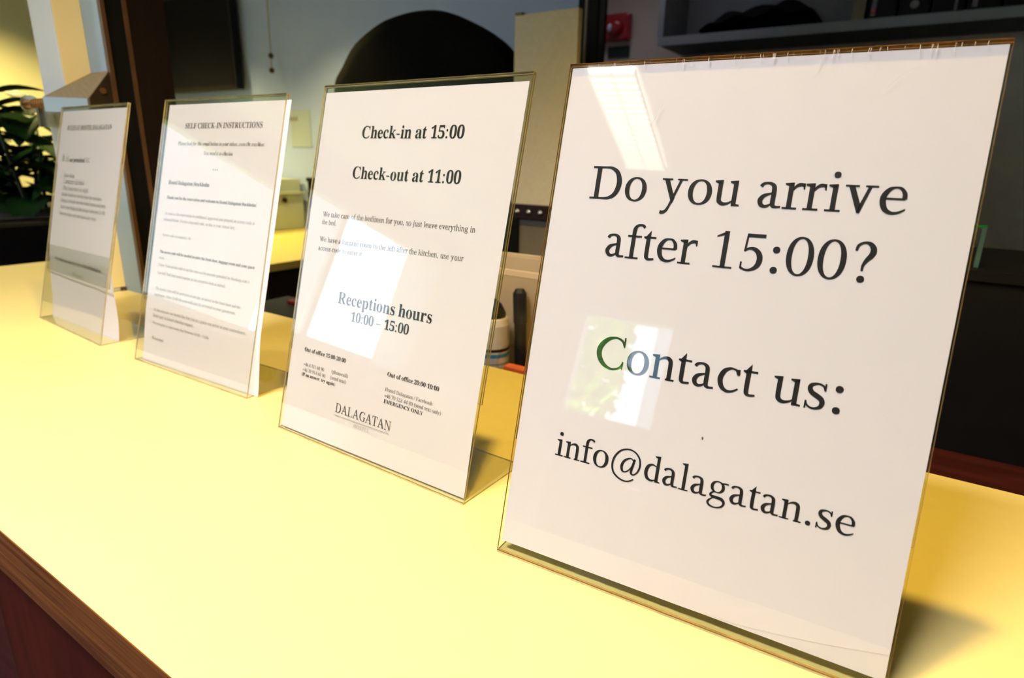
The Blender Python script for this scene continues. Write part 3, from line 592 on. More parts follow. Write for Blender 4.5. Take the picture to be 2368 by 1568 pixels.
ink_grey = mat('light_grey_ink', (0.28, 0.27, 0.27), 0.6, spec=0.2)
ink_mid = mat('mid_grey_ink', (0.09, 0.085, 0.085), 0.6, spec=0.2)
L2 = [('SELF CHECK-IN INSTRUCTIONS', 'bold', .0442, .179, .2699, ink_mid), ('Please look for this email below in your inbox, even the trashbox.', 'ital', .0337, .187, .2514, ink_mid),
      ('You need it to checkin', 'ital', .0848, .136, .2413, ink_mid), ('***', 'bold', .1050, .1140, .2220, ink_mid),
      ('Hostel Dalagatan Stockholm', 'bold', .024, .1021, .2075, ink_mid), ('Thank you for the reservation and welcome to Hostel Dalagatan Stockholm!', 'bold', .0239, .1858, .1910, ink_mid),
      ('As soon as the reservation is confirmed, approved and prepaid an access code is', 'reg', .0240, .1865, .1730, ink_grey), ("released below. It's not a keycard code, so this is your virtual key.", 'reg', .0233, .1561, .1660, ink_grey),
      ('Access code (4 numbers): 46', 'reg', .0240, .0799, .1485, ink_grey),
      ('The access code will be needed to enter the front door, luggage room and your guest', 'bold', .0231, .1955, .1292, ink_mid), ('room.', 'reg', .0231, .034, .1222, ink_grey),
      ('(Note: Your access code is not the same as the pincode provided by Booking.com.)', 'reg', .0236, .1896, .1141, ink_grey), ('You will find your room number at the reception desk at arrival.', 'reg', .0229, .152, .1048, ink_grey),
      ('The access code will be activated on the day of arrival to the front door and the', 'reg', .0233, .1811, .0868, ink_grey), ('apartment. After 15:00 the code will also be activated to your guestroom.', 'reg', .023, .1747, .0797, ink_grey),
      ('At this moment we would like that you as a guest can arrive at your convenience.', 'reg', .024, .1948, .0622, ink_grey), ("Don't pay in hostel checkin request.", 'reg', .024, .1048, .0553, ink_grey),
      ('The reception is open every day between 10:00 - 15:00.', 'reg', .0237, .1335, .0470, ink_grey), ('Welcome!', 'reg', .0239, .0482, .0290, ink_grey)]
table_sign((-0.7426, 0.325, 0), R_(1.08), R_(14.89), 0.2118, 0.3023,
           'clear acrylic table sign with self check-in instructions, its paper sticking out on the right',
           L2, 0.0075, 0.2180, 0.0030, 0.2965, bow=(0.006, 0.07, 0.5))

L1 = [('RULES AT HOSTEL DALAGATAN', 'bold', .0242, .1696, .2694, ink_mid), ('It is', 'reg', .0173, .040, .2262, ink_grey), ('not permitted', 'bold', .044, .096, .2262, ink_mid), ('to:', 'reg', .100, .1136, .2264, ink_grey),
      ('Have dogs', 'reg', .0295, .067, .2049, ink_grey), ('Consume alcohol', 'reg', .0304, .102, .1962, ink_grey), ('Play loud music at night', 'reg', .0315, .1186, .1872, ink_grey),
      ('Smoke inside or outside near the entrance', 'reg', .0285, .1635, .1788, ink_grey), ('Bring in friends into the hostel rooms and beds', 'reg', .0298, .1777, .1705, ink_grey),
      ('leave your things in the lounge between 22-08', 'reg', .029, .1775, .1616, ink_grey), ('leave the dishes and your food in the fridge', 'reg', .0283, .1532, .1525, ink_grey),
      ('We wish you a nice stay here at Hostel Dalagatan', 'bold', .0234, .1773, .0884, ink_mid), ('Welcome!', 'reg', .0807, .1156, .0725, ink_grey)]
table_sign((-1.0406, 0.3385, 0), R_(-3.45), R_(14.35), 0.2120, 0.3008,
           'clear acrylic table sign with house rules, farthest along the counter beside the white post',
           L1, 0.0010, 0.2095, 0.0030, 0.2955, bow=(0.020, 0.12, 0.35))

# ------------------------------------------------------------------ reception counter
ctr = thing('reception_counter', 'long reception counter with a yellow worktop and brown wood front', 'counter', (-0.2, 0.33, -H0))
m = MB(); m.box(-1.567, 1.3, 0.1056, 0.557, -0.034, 0); m.build('worktop', laminate, ctr, bevel=0.0008)
m = MB(); m.box(-1.567, 1.3, 0.105, 0.1056, -0.038, -0.0006); m.build('edge_strip', wood_edge, ctr)
m = MB(); m.box(-0.585, 1.3, 0.122, 0.14, -H0 + 0.06, -0.034); m.build('front_panel', wood_red, ctr)
m = MB(); m.box(-1.55, -0.588, 0.128, 0.14, -H0 + 0.06, -0.034); m.build('front_panel', wood_dark, ctr)
m = MB(); m.box(-1.55, 1.3, 0.16, 0.5, -H0, -H0 + 0.06); m.build('plinth', black_rub, ctr)
m = MB(); m.box(-1.55, -1.53, 0.14, 0.54, -H0 + 0.06, -0.034); m.build('end_panel', wood_dark, ctr)
m = MB(); m.box(-1.53, 1.3, 0.535, 0.55, -H0 + 0.06, -0.034); m.build('rear_panel', wood_dark, ctr)

ZI = -0.12
iw = thing('back_worktop', 'low dark red-brown worktop behind the reception counter', 'worktop', (0.3, 0.74, -H0))
m = MB(); m.box(-0.75, 1.3, 0.56, 0.925, ZI - 0.03, ZI); m.build('top', wood_dark, iw)
m = MB(); m.box(-0.74, -0.72, 0.57, 0.92, -H0, ZI - 0.03); m.build('side_panel', wood_dark, iw)
m = MB(); m.box(1.27, 1.29, 0.57, 0.92, -H0, ZI - 0.03); m.build('side_panel', wood_dark, iw)

# ------------------------------------------------------------------ post, guide rail and latch at the counter end
pt = thing('white_post', 'white painted post standing on the counter beside the house rules sign', 'post', (-1.17, 0.5, 0))
m = MB(); m.box(-1.219, -1.1415, 0.464, 0.60, 0.0, 1.5); m.build('post_body', white_paint, pt, bevel=0.002)
m = MB(); m.box(-1.1415, -1.0885, 0.505, 0.60, 0.0, 1.5); m.build('side_flange', daylight_tint, pt)  # flange is white; its blue is daylight held in the colour
m = MB(); m.box(-1.1414, -1.1405, 0.466, 0.5045, 0.007, 1.499); m.build('side_strip', lamplit_cream, pt)  # thin cover that colours the post's side as if lamp-lit
m = MB(); m.box(-1.147, -1.139, 0.496, 0.5048, 0.0, 0.006); m.build('foot_cap', brown_lip, pt)
gr = thing('shutter_guide_rail', 'tall dark brown and black shutter rail right of the white post', 'rail', (-1.085, 0.53, 0))
m = MB(); m.box(-1.0883, -1.080, 0.5055, 0.5115, 0.0, 1.5); m.build('front_lip', brown_lip, gr)
m = MB(); m.box(-1.0883, -1.083, 0.5115, 0.538, 0.0, 1.5); m.build('channel', black_rub, gr)
m = MB(); m.box(-1.0883, -1.080, 0.538, 0.544, 0.0, 1.5); m.build('middle_lip', brown_lip, gr)
m = MB(); m.box(-1.0883, -1.0815, 0.544, 0.603, 0.0, 1.5); m.build('cover', brown_cover, gr)

lb = thing('latch_box', 'wedge-topped steel latch box with a brass bolt on the white post', 'latch', (-1.14, 0.48, 0.29))
m = MB(); m.add([(-1.141, 0.432, 0.288), (-1.085, 0.470, 0.288), (-1.085, 0.5045, 0.288), (-1.141, 0.5045, 0.288), (-1.141, 0.432, 0.311), (-1.085, 0.470, 0.310), (-1.085, 0.5045, 0.352), (-1.141, 0.5045, 0.352)], [(0, 3, 2, 1), (4, 5, 6, 7), (0, 1, 5, 4), (1, 2, 6, 5), (2, 3, 7, 6), (3, 0, 4, 7)])
hb = m.build('housing', steel, lb, bevel=0.001)
m = MB(); m.prism([(-1.0842, 0.472, 0.289), (-1.0842, 0.504, 0.289), (-1.0842, 0.504, 0.349), (-1.0842, 0.472, 0.310)], (-0.0006, 0, 0)); m.build('side_plate', steel_dark, lb)
m = MB(); m.prism([(-1.1405, 0.4318, 0.289), (-1.0855, 0.4692, 0.289), (-1.0855, 0.4692, 0.3095), (-1.1405, 0.4318, 0.3105)], (0.0003, -0.0005, 0)); m.build('front_plate', daylight_tint, lb)  # added cover giving the steel front its daylight blue by colour
m = MB(); m.tube([(-1.0841, 0.492, 0.322), (-1.0822, 0.492, 0.322)], 0.0045, 14); m.build('screw', brass, lb)
m = MB(); m.tube([(-1.139, 0.445, 0.303), (-1.222, 0.445, 0.303)], 0.0065, 14)
for k in range(6): m.tube([(-1.160 - 0.009 * k, 0.445, 0.303), (-1.163 - 0.009 * k, 0.445, 0.303)], 0.0078, 14)
m.build('bolt', brass, lb)
m = MB(); m.tube([(-1.222, 0.445, 0.303), (-1.228, 0.445, 0.303)], 0.0135, 20); m.build('bolt_knob', chrome, lb)
m = MB(); m.box(-1.196, -1.188, 0.4405, 0.4638, 0.268, 0.300); m.build('bracket', chrome, lb)

# ------------------------------------------------------------------ plastic tub with its contents behind the counter
tb = thing('plastic_tub', 'clear plastic tub behind the counter between the two nearest signs', 'tub', (-0.40, 0.65, ZI))
m = MB(); m.box(-0.515, -0.300, 0.60, 0.603, ZI, 0.106); m.box(-0.515, -0.512, 0.603, 0.702, ZI, 0.106); m.box(-0.303, -0.300, 0.603, 0.702, ZI, 0.106); m.box(-0.512, -0.303, 0.603, 0.702, ZI, ZI + 0.003)
m.build('body', tub_m, tb)
tub_tan = mat('frosted_tan_plastic', (0.55, 0.44, 0.27), 0.4, var=0.15, scale=9, trans=0.3)
m = MB(); m.box(-0.515, -0.300, 0.702, 0.705, ZI, 0.106); m.build('back_wall', tub_tan, tb)
m = MB()
for (a, b, c, d) in ((-0.52, -0.295, 0.595, 0.60), (-0.52, -0.295, 0.705, 0.71), (-0.52, -0.515, 0.60, 0.705), (-0.30, -0.295, 0.60, 0.705)): m.box(a, b, c, d, 0.102, 0.110)
m.build('rim', tub_tan, tb, bevel=0.001)
sc = thing('spray_can', 'white spray can with black cap inside the clear tub', 'can', (-0.462, 0.655, ZI + 0.003))
m = MB(); m.lathe((-0.462, 0.655, ZI + 0.003), [(0.0, 0), (0.023, 0), (0.0245, 0.003), (0.0245, 0.138), (0.022, 0.146), (0.014, 0.15), (0, 0.15)]); m.build('can_body', can_m, sc, smooth=False)
m = MB(); m.lathe((-0.462, 0.655, 0.024), [(0.0, 0.0), (0.019, 0.004), (0.019, 0.012), (0.013, 0.024), (0.006, 0.03), (0, 0.03)]); m.build('cap', plastic_blk, sc)
for z0, z1, mm in ((-0.014, -0.010, ink), (-0.022, -0.017, blue_m)):
    m = MB(); m.lathe((-0.462, 0.655, z0), [(0.0247, 0), (0.0247, z1 - z0)]); m.build('print_band', mm, sc)
m = MB()
for k in range(8): m.lathe((-0.462, 0.655, -0.032 - 0.006 * k), [(0.0247, 0), (0.0247, 0.002)])
m.build('print_lines', ink_grey, sc)
mk = thing('marker_pen', 'black marker pen standing in the clear tub beside the can', 'pen', (-0.428, 0.675, ZI + 0.003))
m = MB(); m.tube([(-0.424, 0.675, ZI + 0.003), (-0.434, 0.683, 0.02)], 0.0085, 14); m.build('barrel', plastic_blk, mk)
m = MB(); m.tube([(-0.434, 0.683, 0.02), (-0.4385, 0.687, 0.06), (-0.439, 0.6873, 0.066)], [0.0095, 0.0095, 0.006], 14); m.build('cap', plastic_blk, mk)
m = MB(); pts = [(-0.405 + 0.022 * math.cos(a), 0.62, -0.022 + 0.03 * math.sin(a)) for a in [2 * math.pi * k / 28 for k in range(29)]]
m.tube(pts, 0.0022, 8); m.tube([(-0.415, 0.62, -0.047), (-0.45, 0.622, ZI + 0.006)], 0.003, 8)
tag(m.build('key_ring', tub_m), 'clear plastic key ring inside the tub in front of the marker', 'ring')
m = MB(); m.box(-0.432, -0.33, 0.64, 0.655, ZI + 0.003, -0.03)
tag(m.build('card_box', orange_m, bevel=0.001), 'orange card box standing low inside the clear tub', 'box')

# ------------------------------------------------------------------ room
A = struct
m = MB(); m.box(-3.9, 2.3, -3.5, 3.1, -H0 - 0.1, -H0); A(m.build('floor', floor_m), 'dark floor of the reception room', 'floor')
m = MB(); m.box(-3.9, 2.3, -3.5, 3.1, 1.5, 1.6); A(m.build('ceiling', ceil_m), 'pale ceiling of the reception room', 'ceiling')
m = MB(); m.box(-3.8, -1.01, 1.9, 2.0, -H0, 1.5); A(m.build('wall_back', wall_paint), 'pale grey wall behind the chair and the screen', 'wall')
m = MB(); m.box(-1.01, -1.0, 2.0, 3.0, -H0, 1.5); m.box(-1.45, -1.01, 2.0, 2.01, -H0, 1.5)
m = MB(); m.box(-1.6, 2.3, 3.0, 3.1, -H0, 1.5); A(m.build('wall_alcove', wall_grey), 'dim grey wall carrying the red alarm and open cupboard', 'wall')
m = MB(); m.box(-1.6, -1.5, 2.0, 3.0, -H0, 1.5); A(m.build('wall_return', wall_grey), 'short dim wall joining the two back walls', 'wall')
m = MB(); m.box(2.2, 2.3, -3.5, 3.0, -H0, 1.5); A(m.build('wall_right', wall_grey), 'right side wall of the room', 'wall')
m = MB()                                        # left wall with a window opening
m.box(-3.9, -3.8, -0.98, 2.0, -H0, 1.5); m.box(-3.9, -3.8, -3.5, -3.4, -H0, 1.5); m.box(-3.9, -3.8, -3.4, -0.98, -H0, 0.2); m.box(-3.9, -3.8, -3.4, -0.98, 1.3, 1.5)
A(m.build('wall_left', wall_cream), 'yellowish cream wall behind the plant', 'wall')
m = MB()                                        # front wall with a glazed door opening
m.box(-3.8, -1.53, -3.5, -3.4, -H0, 1.5); m.box(-0.77, 2.2, -3.5, -3.4, -H0, 1.5); m.box(-1.53, -0.77, -3.5, -3.4, 1.16, 1.5)
A(m.build('wall_front', wall_cream), 'cream wall behind the viewer with the glazed door', 'wall')
wd = bpy.data.objects.new('window_1', None); COL.objects.link(wd); wd.location = (-3.85, -2.2, 0.2 + H0); ROOTM[wd.name] = Matrix.Translation(wd.location); struct(wd, 'wide daylight window in the left wall', 'window')
m = MB(); m.box(-3.88, -3.79, -3.4, -0.98, 0.2, 0.25); m.box(-3.88, -3.79, -3.4, -0.98, 1.25, 1.3); m.box(-3.88, -3.79, -3.4, -3.35, 0.25, 1.25); m.box(-3.88, -3.79, -1.03, -0.98, 0.25, 1.25); m.box(-3.87, -3.81, -2.3, -2.25, 0.25, 1.25)
m.build('window_frame', frame_white, wd)
m = MB(); m.box(-3.845, -3.84, -3.35, -1.03, 0.25, 1.25); m.build('pane', glass_pane, wd)
m = MB(); m.box(-3.8, -3.66, -3.4, -0.95, 0.16, 0.2); m.build('window_sill', frame_white, wd)
dr = bpy.data.objects.new('door_1', None); COL.objects.link(dr); dr.location = (-1.15, -3.45, 0); ROOTM[dr.name] = Matrix.Translation(dr.location); struct(dr, 'glazed garden door behind the viewer', 'door')
m = MB(); m.box(-1.53, -1.46, -3.48, -3.39, -H0, 1.16); m.box(-0.84, -0.77, -3.48, -3.39, -H0, 1.16); m.box(-1.46, -0.84, -3.48, -3.39, 1.08, 1.16); m.box(-1.46, -0.84, -3.47, -3.41, -H0, -0.9); m.box(-1.46, -0.84, -3.46, -3.42, 0.33, 0.38)
m.build('door_frame', frame_white, dr)
m = MB(); m.box(-1.46, -0.84, -3.445, -3.44, 0.38, 1.08); m.build('pane', glass_pane, dr)
m = MB(); m.box(-1.46, -0.84, -3.46, -3.43, -0.9, 0.33); m.build('lower_panel', wall_grey, dr)
m = MB(); m.tube([(-0.80, -3.39, -0.02), (-0.80, -3.35, -0.02), (-0.90, -3.34, -0.02)], 0.01, 8); m.build('handle', chrome, dr)
m = MB(); m.grid(lambda a, b: (-3.74 + 0.022 * math.sin(a * 2 * math.pi * 7), -3.36 + 0.42 * a, 0.0 + 1.4 * b), 84, 4)
tag(m.build('curtain', curtain_m, smooth=True, recalc=False), 'sheer white curtain at the end of the left window', 'curtain')
# outdoors: lawn and hedge
m = MB(); m.box(-14, 8, -14, -3.5, -1.25, -1.15); m.box(-14, -3.9, -3.5, 8, -1.25, -1.15); A(m.build('ground', grass_m), 'lawn outside the glazed door', 'ground')
nb = thing('neighbour_house', 'pale grey house wall outside the left window', 'house', (-7.5, -1.3, -1.15))
m = MB(); m.box(-8, -7, -4.6, 3, -1.15, 3.0); m.build('walls', backdrop_m, nb)  # unseen block, added so the signs mirror less bright sky
m = MB(); m.box(-8.2, -6.8, -4.8, 3.2, 3.0, 3.15); m.build('roof', cab_grey, nb)
rnd = random.Random(5); m = MB()
for k in range(5600):
    c = V((-4.2 + 2.4 * rnd.random(), -6.2 + 0.6 * rnd.random(), -1.15 + 3.6 * rnd.random() ** 0.9)); a = V((rnd.gauss(0, 1), rnd.gauss(0, 1), rnd.gauss(0, 1))).normalized(); b = a.orthogonal().normalized()
    s_ = 0.07 + 0.07 * rnd.random(); m.add([c - a * s_, c + b * s_ * .5, c + a * s_, c - b * s_ * .5], [(0, 1, 2, 3)])
tag(m.build('hedge', hedge_m, recalc=False), 'tall leafy green hedge outside the glazed door', 'hedge')
sh = thing('garden_shed', 'pale blue garden shed outside beside the hedge', 'shed', (-0.9, -6.2, -1.15))
m = MB(); m.box(-1.5, -0.2, -6.8, -5.9, -1.15, 2.6); m.build('walls', shed_m, sh)
m = MB(); m.box(-1.52, -0.12, -6.9, -5.8, 2.6, 2.66); m.build('roof', cab_grey, sh)

# ------------------------------------------------------------------ back wall: screen, cord, note, door jamb
tv = thing('wall_screen', 'black flat screen hung on the grey back wall', 'screen', (-3.1, 1.88, 0.52))
m = MB(); m.box(-3.58, -2.765, 1.84, 1.88, 0.518, 0.95); m.build('bezel', plastic_blk, tv, bevel=0.004)
m = MB(); m.box(-3.565, -2.78, 1.838, 1.8405, 0.538, 0.935); m.build('display', screen_m, tv)
m = MB(); m.box(-3.2, -3.0, 1.88, 1.9, 0.62, 0.82); m.build('wall_mount', plastic_blk, tv)
pc = thing('pull_cord', 'thin tan pull cord with two brown beads hanging before the back wall', 'cord', (-2.53, 1.86, 0.56))
m = MB(); m.tube([(-2.495, 1.86, 1.5), (-2.515, 1.86, 0.9), (-2.525, 1.86, 0.575)], 0.0025, 8); m.build('cord', cord_m, pc)
for z, x in ((0.645, -2.523), (0.585, -2.525)):
    m = MB(); m.lathe((x, 1.86, z - 0.012), [(0, 0), (0.009, 0.002), (0.0125, 0.012), (0.009, 0.022), (0, 0.024)], 14); m.build('bead', bead_m, pc, smooth=True)
nt_ = thing('paper_note', 'small white paper note stuck on the grey wall', 'note', (-2.405, 1.898, 0.262))
m = MB(); m.box(-2.474, -2.337, 1.8975, 1.8995, 0.262, 0.419); m.build('sheet', note_paper, nt_)
m = MB(); m.box(-2.473, -2.420, 1.8965, 1.8974, 0.375, 0.392); m.build('print_mark', ink_grey, nt_)
jb = thing('door_jamb', 'black door jamb with a thin pale strip at the end of the grey wall', 'jamb', (-0.96, 1.89, -H0))
m = MB(); m.box(-1.008, -0.984, 1.88, 1.8995, -H0, 1.5); m.build('outer_strip', black_rub, jb)
m = MB(); m.box(-0.984, -0.976, 1.878, 1.8995, -H0, 1.5); m.build('pale_strip', grey_panel, jb)
m = MB(); m.box(-0.974, -0.940, 1.88, 1.8995, -H0, 1.5); m.build('inner_strip', black_rub, jb)
m = MB(); m.box(-0.940, -0.918, 1.885, 1.8995, -H0, 1.5); m.build('edge_strip', brown_cover, jb)

# ------------------------------------------------------------------ alcove: alarm, plate, cupboard with jacket and binders
al = thing('fire_alarm', 'red alarm box with a white flasher on the dim wall', 'alarm', (-1.38, 2.98, 0.78))
m = MB(); m.box(-1.452, -1.311, 2.955, 3.0, 0.786, 0.905); m.build('housing', red_m, al, bevel=0.012)
m = MB(); m.lathe((0, 0, 0), [(0.0, 0), (0.04, 0), (0.036, 0.016), (0.02, 0.026), (0, 0.028)], 20); m.v = [V((-1.378 + q.x, 2.956 - q.z, 0.842 + q.y)) for q in m.v]; m.build('dome', red_m, al, smooth=True)
m = MB(); m.lathe((0, 0, 0), [(0.0, 0), (0.013, 0.004), (0.010, 0.012), (0, 0.014)], 14); m.v = [V((-1.398 + q.x, 2.934 - q.z, 0.838 + q.y * 1.6)) for q in m.v]; m.build('flasher', lens_m, al, smooth=True)
m = MB(); m.box(-1.43, -1.317, 2.99, 3.0, 0.716, 0.764); tag(m.build('wall_plate', green_dark, bevel=0.002), 'small dark green plate on the wall under the red alarm', 'plate')
cb = thing('wall_cupboard', 'open dark grey wall cupboard above the black hutch', 'cupboard', (0, 2.85, 0.7))
m = MB(); m.box(-1.06, 1.5, 2.705, 2.99, 0.704, 0.732); m.build('bottom_board', cab_dark, cb)
m = MB(); m.box(-1.06, 1.5, 2.695, 2.705, 0.700, 0.734); m.build('front_edge', cab_grey, cb)
m = MB(); m.box(-1.064, -1.04, 2.695, 2.99, 0.734, 1.3); m.build('side_panel', cab_grey, cb)
m = MB(); m.box(1.48, 1.5, 2.705, 2.99, 0.734, 1.3); m.build('side_panel', cab_grey, cb)
m = MB(); m.box(-0.34, -0.30, 2.72, 2.99, 0.7321, 1.3); m.build('divider', grey_panel, cb)
m = MB(); m.box(-1.06, 1.5, 2.695, 2.99, 1.3, 1.33); m.build('top_board', cab_dark, cb)
m = MB(); m.box(-1.04, 1.48, 2.985, 2.995, 0.734, 1.3); m.build('back_board', cab_grey, cb)


def jacket(a, b):
    x = -0.92 + 0.47 * a; y = 2.76 + 0.18 * b
    prof = [0.02, 0.072, 0.09, 0.098, 0.10, 0.105, 0.118, 0.108, 0.09, 0.02]
    t = a * 9; i = min(8, int(t)); h = prof[i] + (prof[i + 1] - prof[i]) * (t - i)
    return (x, y, 0.735 + h * max(0.08, math.sin(math.pi * min(1, 0.12 + 0.88 * b))) ** 0.5 + 0.008 * math.sin(a * 23 + b * 9))


m = MB(); m.grid(jacket, 40, 16); m.box(-0.915, -0.455, 2.765, 2.935, 0.7325, 0.745)
tag(m.build('folded_jacket', fabric_blk, smooth=True), 'black folded jacket lying in the open wall cupboard', 'jacket')
bl = ['leftmost black binder, next to the cupboard divider, red and grey spine label', 'second black binder from the divider, round grey spine label', 'third black binder from the divider', 'fourth black binder from the divider, thin pale spine label', 'rightmost visible black binder in the wall cupboard']
for k in range(5):
    x = -0.293 + 0.099 * k
    b = thing('ring_binder', bl[k], 'binder', (x + 0.045, 2.85, 0.7325), 0, 'black binders in the wall cupboard')
    m = MB(); m.box(x, x + 0.09, 2.74, 2.98, 0.7325, 1.05); m.build('cover', plastic_blk, b, bevel=0.003)
    m = MB()
    if k == 1: m.lathe((0, 0, 0), [(0.012, 0), (0.014, 0.002), (0.012, 0.004)], 16); m.v = [V((x + 0.045 + q.x, 2.7395 - q.z, 0.775 + q.y)) for q in m.v]
    elif k in (0, 3): m.box(x + 0.012, x + 0.026, 2.738, 2.7399, 0.75, 0.86)
    else: m.box(x + 0.062, x + 0.07, 2.738, 2.7399, 0.745, 0.86)
    m.build('spine_label', label_m, b)
    if k == 0:
        m = MB(); m.box(x + 0.013, x + 0.025, 2.737, 2.7379, 0.755, 0.775); m.build('red_mark', red_m, b)

# black hutch with a glass plate, right of the nearest sign
ht = thing('black_hutch', 'black hutch standing behind the counter at far right', 'hutch', (0.66, 1.05, ZI))
m = MB(); m.box(0.01, 1.3, 0.93, 1.2, -H0, 0.104); m.build('carcass', plastic_blk, ht, bevel=0.003)
m = MB(); m.box(0.005, 1.3, 0.925, 1.205, 0.104, 0.117); m.build('top', plastic_blk, ht)
gp = thing('glass_plate', 'small upright glass plate with a green edge on the black hutch', 'glass', (0.02, 0.96, 0.117))
m = MB(); m.box(-0.03, 0.064, 0.95, 0.955, 0.1172, 0.166); m.build('sheet', acrylic, gp)
m = MB(); m.box(-0.03, 0.069, 0.9495, 0.9555, 0.1661, 0.169); m.build('top_edge', glass_green, gp)
m = MB(); m.box(0.064, 0.069, 0.9495, 0.9555, 0.1172, 0.166); m.build('side_edge', teal_edge, gp)

# ------------------------------------------------------------------ desk, drawer cabinet, file box
dk = thing('side_desk', 'yellow topped side desk behind the self check-in sign', 'desk', (-2.04, 1.4, -H0))
m = MB(); m.box(-2.398, -1.68, 1.15, 1.88, -0.125, -0.1); m.build('desktop', desk_lam, dk, bevel=0.001)
m = MB(); m.box(-1.72, -1.70, 1.17, 1.86, -H0, -0.125); m.build('front_panel', leather_blk, dk)
for y in (1.17, 1.84):
    m = MB(); m.box(-2.38, -1.72, y, y + 0.02, -H0, -0.125); m.build('side_panel', wood_dark, dk)
dc = thing('drawer_cabinet', 'pale green metal cabinet with a lock at the back of the yellow desk', 'cabinet', (-2.6, 1.4, -H0))
m = MB(); m.box(-2.8, -2.42, 1.15, 1.885, -H0, 0.122); m.build('body', cab_green, dc, bevel=0.002)
m = MB(); m.box(-2.42, -2.400, 1.16, 1.88, -0.099, 0.052); m.build('drawer_front', cab_green, dc, bevel=0.002)
m = MB(); m.box(-2.42, -2.385, 1.155, 1.88, 0.056, 0.066); m.build('pull_lip', cab_green, dc)
m = MB(); m.tube([(-2.40, 1.776, 0.031), (-2.392, 1.776, 0.031)], 0.011, 14); m.build('lock', steel_dark, dc)
fb = thing('file_box', 'black file box on the yellow desk near the grey wall', 'box', (-1.98, 1.77, -0.1))
m = MB(); m.box(-2.125, -1.85, 1.69, 1.86, -0.0998, 0.125); m.build('body', plastic_blk, fb, bevel=0.003)
m = MB(); m.box(-2.128, -1.847, 1.687, 1.863, 0.125, 0.14); m.build('lid', plastic_blk, fb)
pd = thing('pedestal', 'black pedestal unit behind the counter between the two middle signs', 'cabinet', (-0.91, 0.66, -H0))
m = MB(); m.box(-1.04, -0.78, 0.57, 0.76, -H0, -0.04); m.build('body', plastic_blk, pd, bevel=0.003)
m = MB(); m.box(-1.03, -0.79, 0.7602, 0.764, -0.3, -0.06); m.build('drawer', plastic_blk, pd)
m = MB(); m.box(-0.985, -0.84, 0.715, 0.745, -0.0398, -0.033); tag(m.build('red_folder', red_bright, bevel=0.002), 'red folder lying on the black pedestal', 'folder')

# ------------------------------------------------------------------ office chair with rounded back
ch = thing('office_chair', 'black high-backed office chair with a rounded top before the grey wall', 'chair', (-1.26, 1.25, -H0))
SC = 1.4 / 1.5
out = [(-1.60, -0.25), (-1.66, 0.0), (-1.69, 0.25), (-1.697, 0.40), (-1.69, 0.465), (-1.652, 0.508), (-1.586, 0.574), (-1.47, 0.626), (-1.39, 0.640), (-1.313, 0.642), (-1.245, 0.634), (-1.185, 0.614), (-1.08, 0.564), (-1.007, 0.505), (-0.985, 0.42), (-0.985, 0.25), (-1.01, 0.0), (-1.06, -0.25)]
poly = [(x * SC, 1.375, 0.237 + (z - 0.237) * SC) for x, z, _w in spline([(x, z, 0) for x, z in out], 4)][::-1]
m = MB()
cx_ = sum(q[0] for q in poly) / len(poly); cz_ = sum(q[2] for q in poly) / len(poly)
n = len(poly)
rings = [(0.80, 0.0), (0.95, 0.012), (1.0, 0.04), (1.0, 0.07), (0.95, 0.10), (0.80, 0.112)]
for s_, dy in rings:
    for q in poly: m.v.append(V((cx_ + (q[0] - cx_) * s_, 1.36 + dy, cz_ + (q[2] - cz_) * s_)))
for i in range(len(rings) - 1):
    for k in range(n): l = (k + 1) % n; m.f.append((i * n + k, i * n + l, (i + 1) * n + l, (i + 1) * n + k)); m.mi.append(0)
m.f.append(tuple(range(n))); m.mi.append(0); m.f.append(tuple(range((len(rings) - 1) * n, len(rings) * n))[::-1]); m.mi.append(0)
m.build('backrest', fabric_blk, ch, smooth=True)
m = MB(); m.box(-1.50, -1.02, 0.96, 1.40, -0.60, -0.51); m.build('seat', fabric_blk, ch, bevel=0.03)
m = MB(); m.tube([(-1.26, 1.25, -0.60), (-1.26, 1.25, -0.95)], 0.03, 12); m.build('gas_column', plastic_blk, ch)
m = MB(); m.box(-1.32, -1.2, 1.38, 1.50, -0.56, -0.53); m.box(-1.31, -1.21, 1.475, 1.50, -0.56, -0.1); m.build('back_support', plastic_blk, ch)
for k in range(5):
    a = 2 * math.pi * k / 5 + 0.3; ex, ey = -1.26 + 0.27 * math.cos(a), 1.25 + 0.27 * math.sin(a)
    m = MB(); m.tube([(-1.26, 1.25, -0.94), (ex, ey, -0.985)], [0.028, 0.018], 8); lg = m.build('leg', plastic_blk, ch)
    m = MB(); m.tube([(ex - 0.02 * math.sin(a), ey + 0.02 * math.cos(a), -1.022), (ex + 0.02 * math.sin(a), ey - 0.02 * math.cos(a), -1.022)], 0.027, 14); m.build('caster', plastic_blk, lg)

# beige screen on a studded chest
cs = thing('studded_chest', 'black chest with a row of chrome studs under the beige screen', 'chest', (-0.58, 1.4, -H0))
m = MB(); m.box(-0.80, -0.35, 1.205, 1.6, -H0, 0.088); m.build('body', grey_panel, cs)
m = MB(); m.box(-0.805, -0.345, 1.198, 1.605, 0.102, 0.134); m.build('top_band', leather_blk, cs, bevel=0.002)
m = MB(); m.box(-0.80, -0.35, 1.203, 1.6, 0.088, 0.102); m.build('under_band', cab_dark, cs)
m = MB(); m.box(-0.802, -0.774, 1.197, 1.21, -H0, 0.102); m.build('corner_post', black_rub, cs)
for k in range(14):
    m = MB(); m.lathe((0, 0, 0), [(0.0072, 0), (0.006, 0.003), (0.003, 0.0045), (0, 0.005)], 12); x = -0.776 + 0.0305 * k
    m.v = [V((x + q.x, 1.198 - q.z, 0.118 + q.y)) for q in m.v]; m.build('stud', chrome, cs, smooth=True)
bs = thing('divider_screen', 'tall beige panel standing on the studded chest before the black chair', 'panel', (-0.72, 1.21, 0.134))
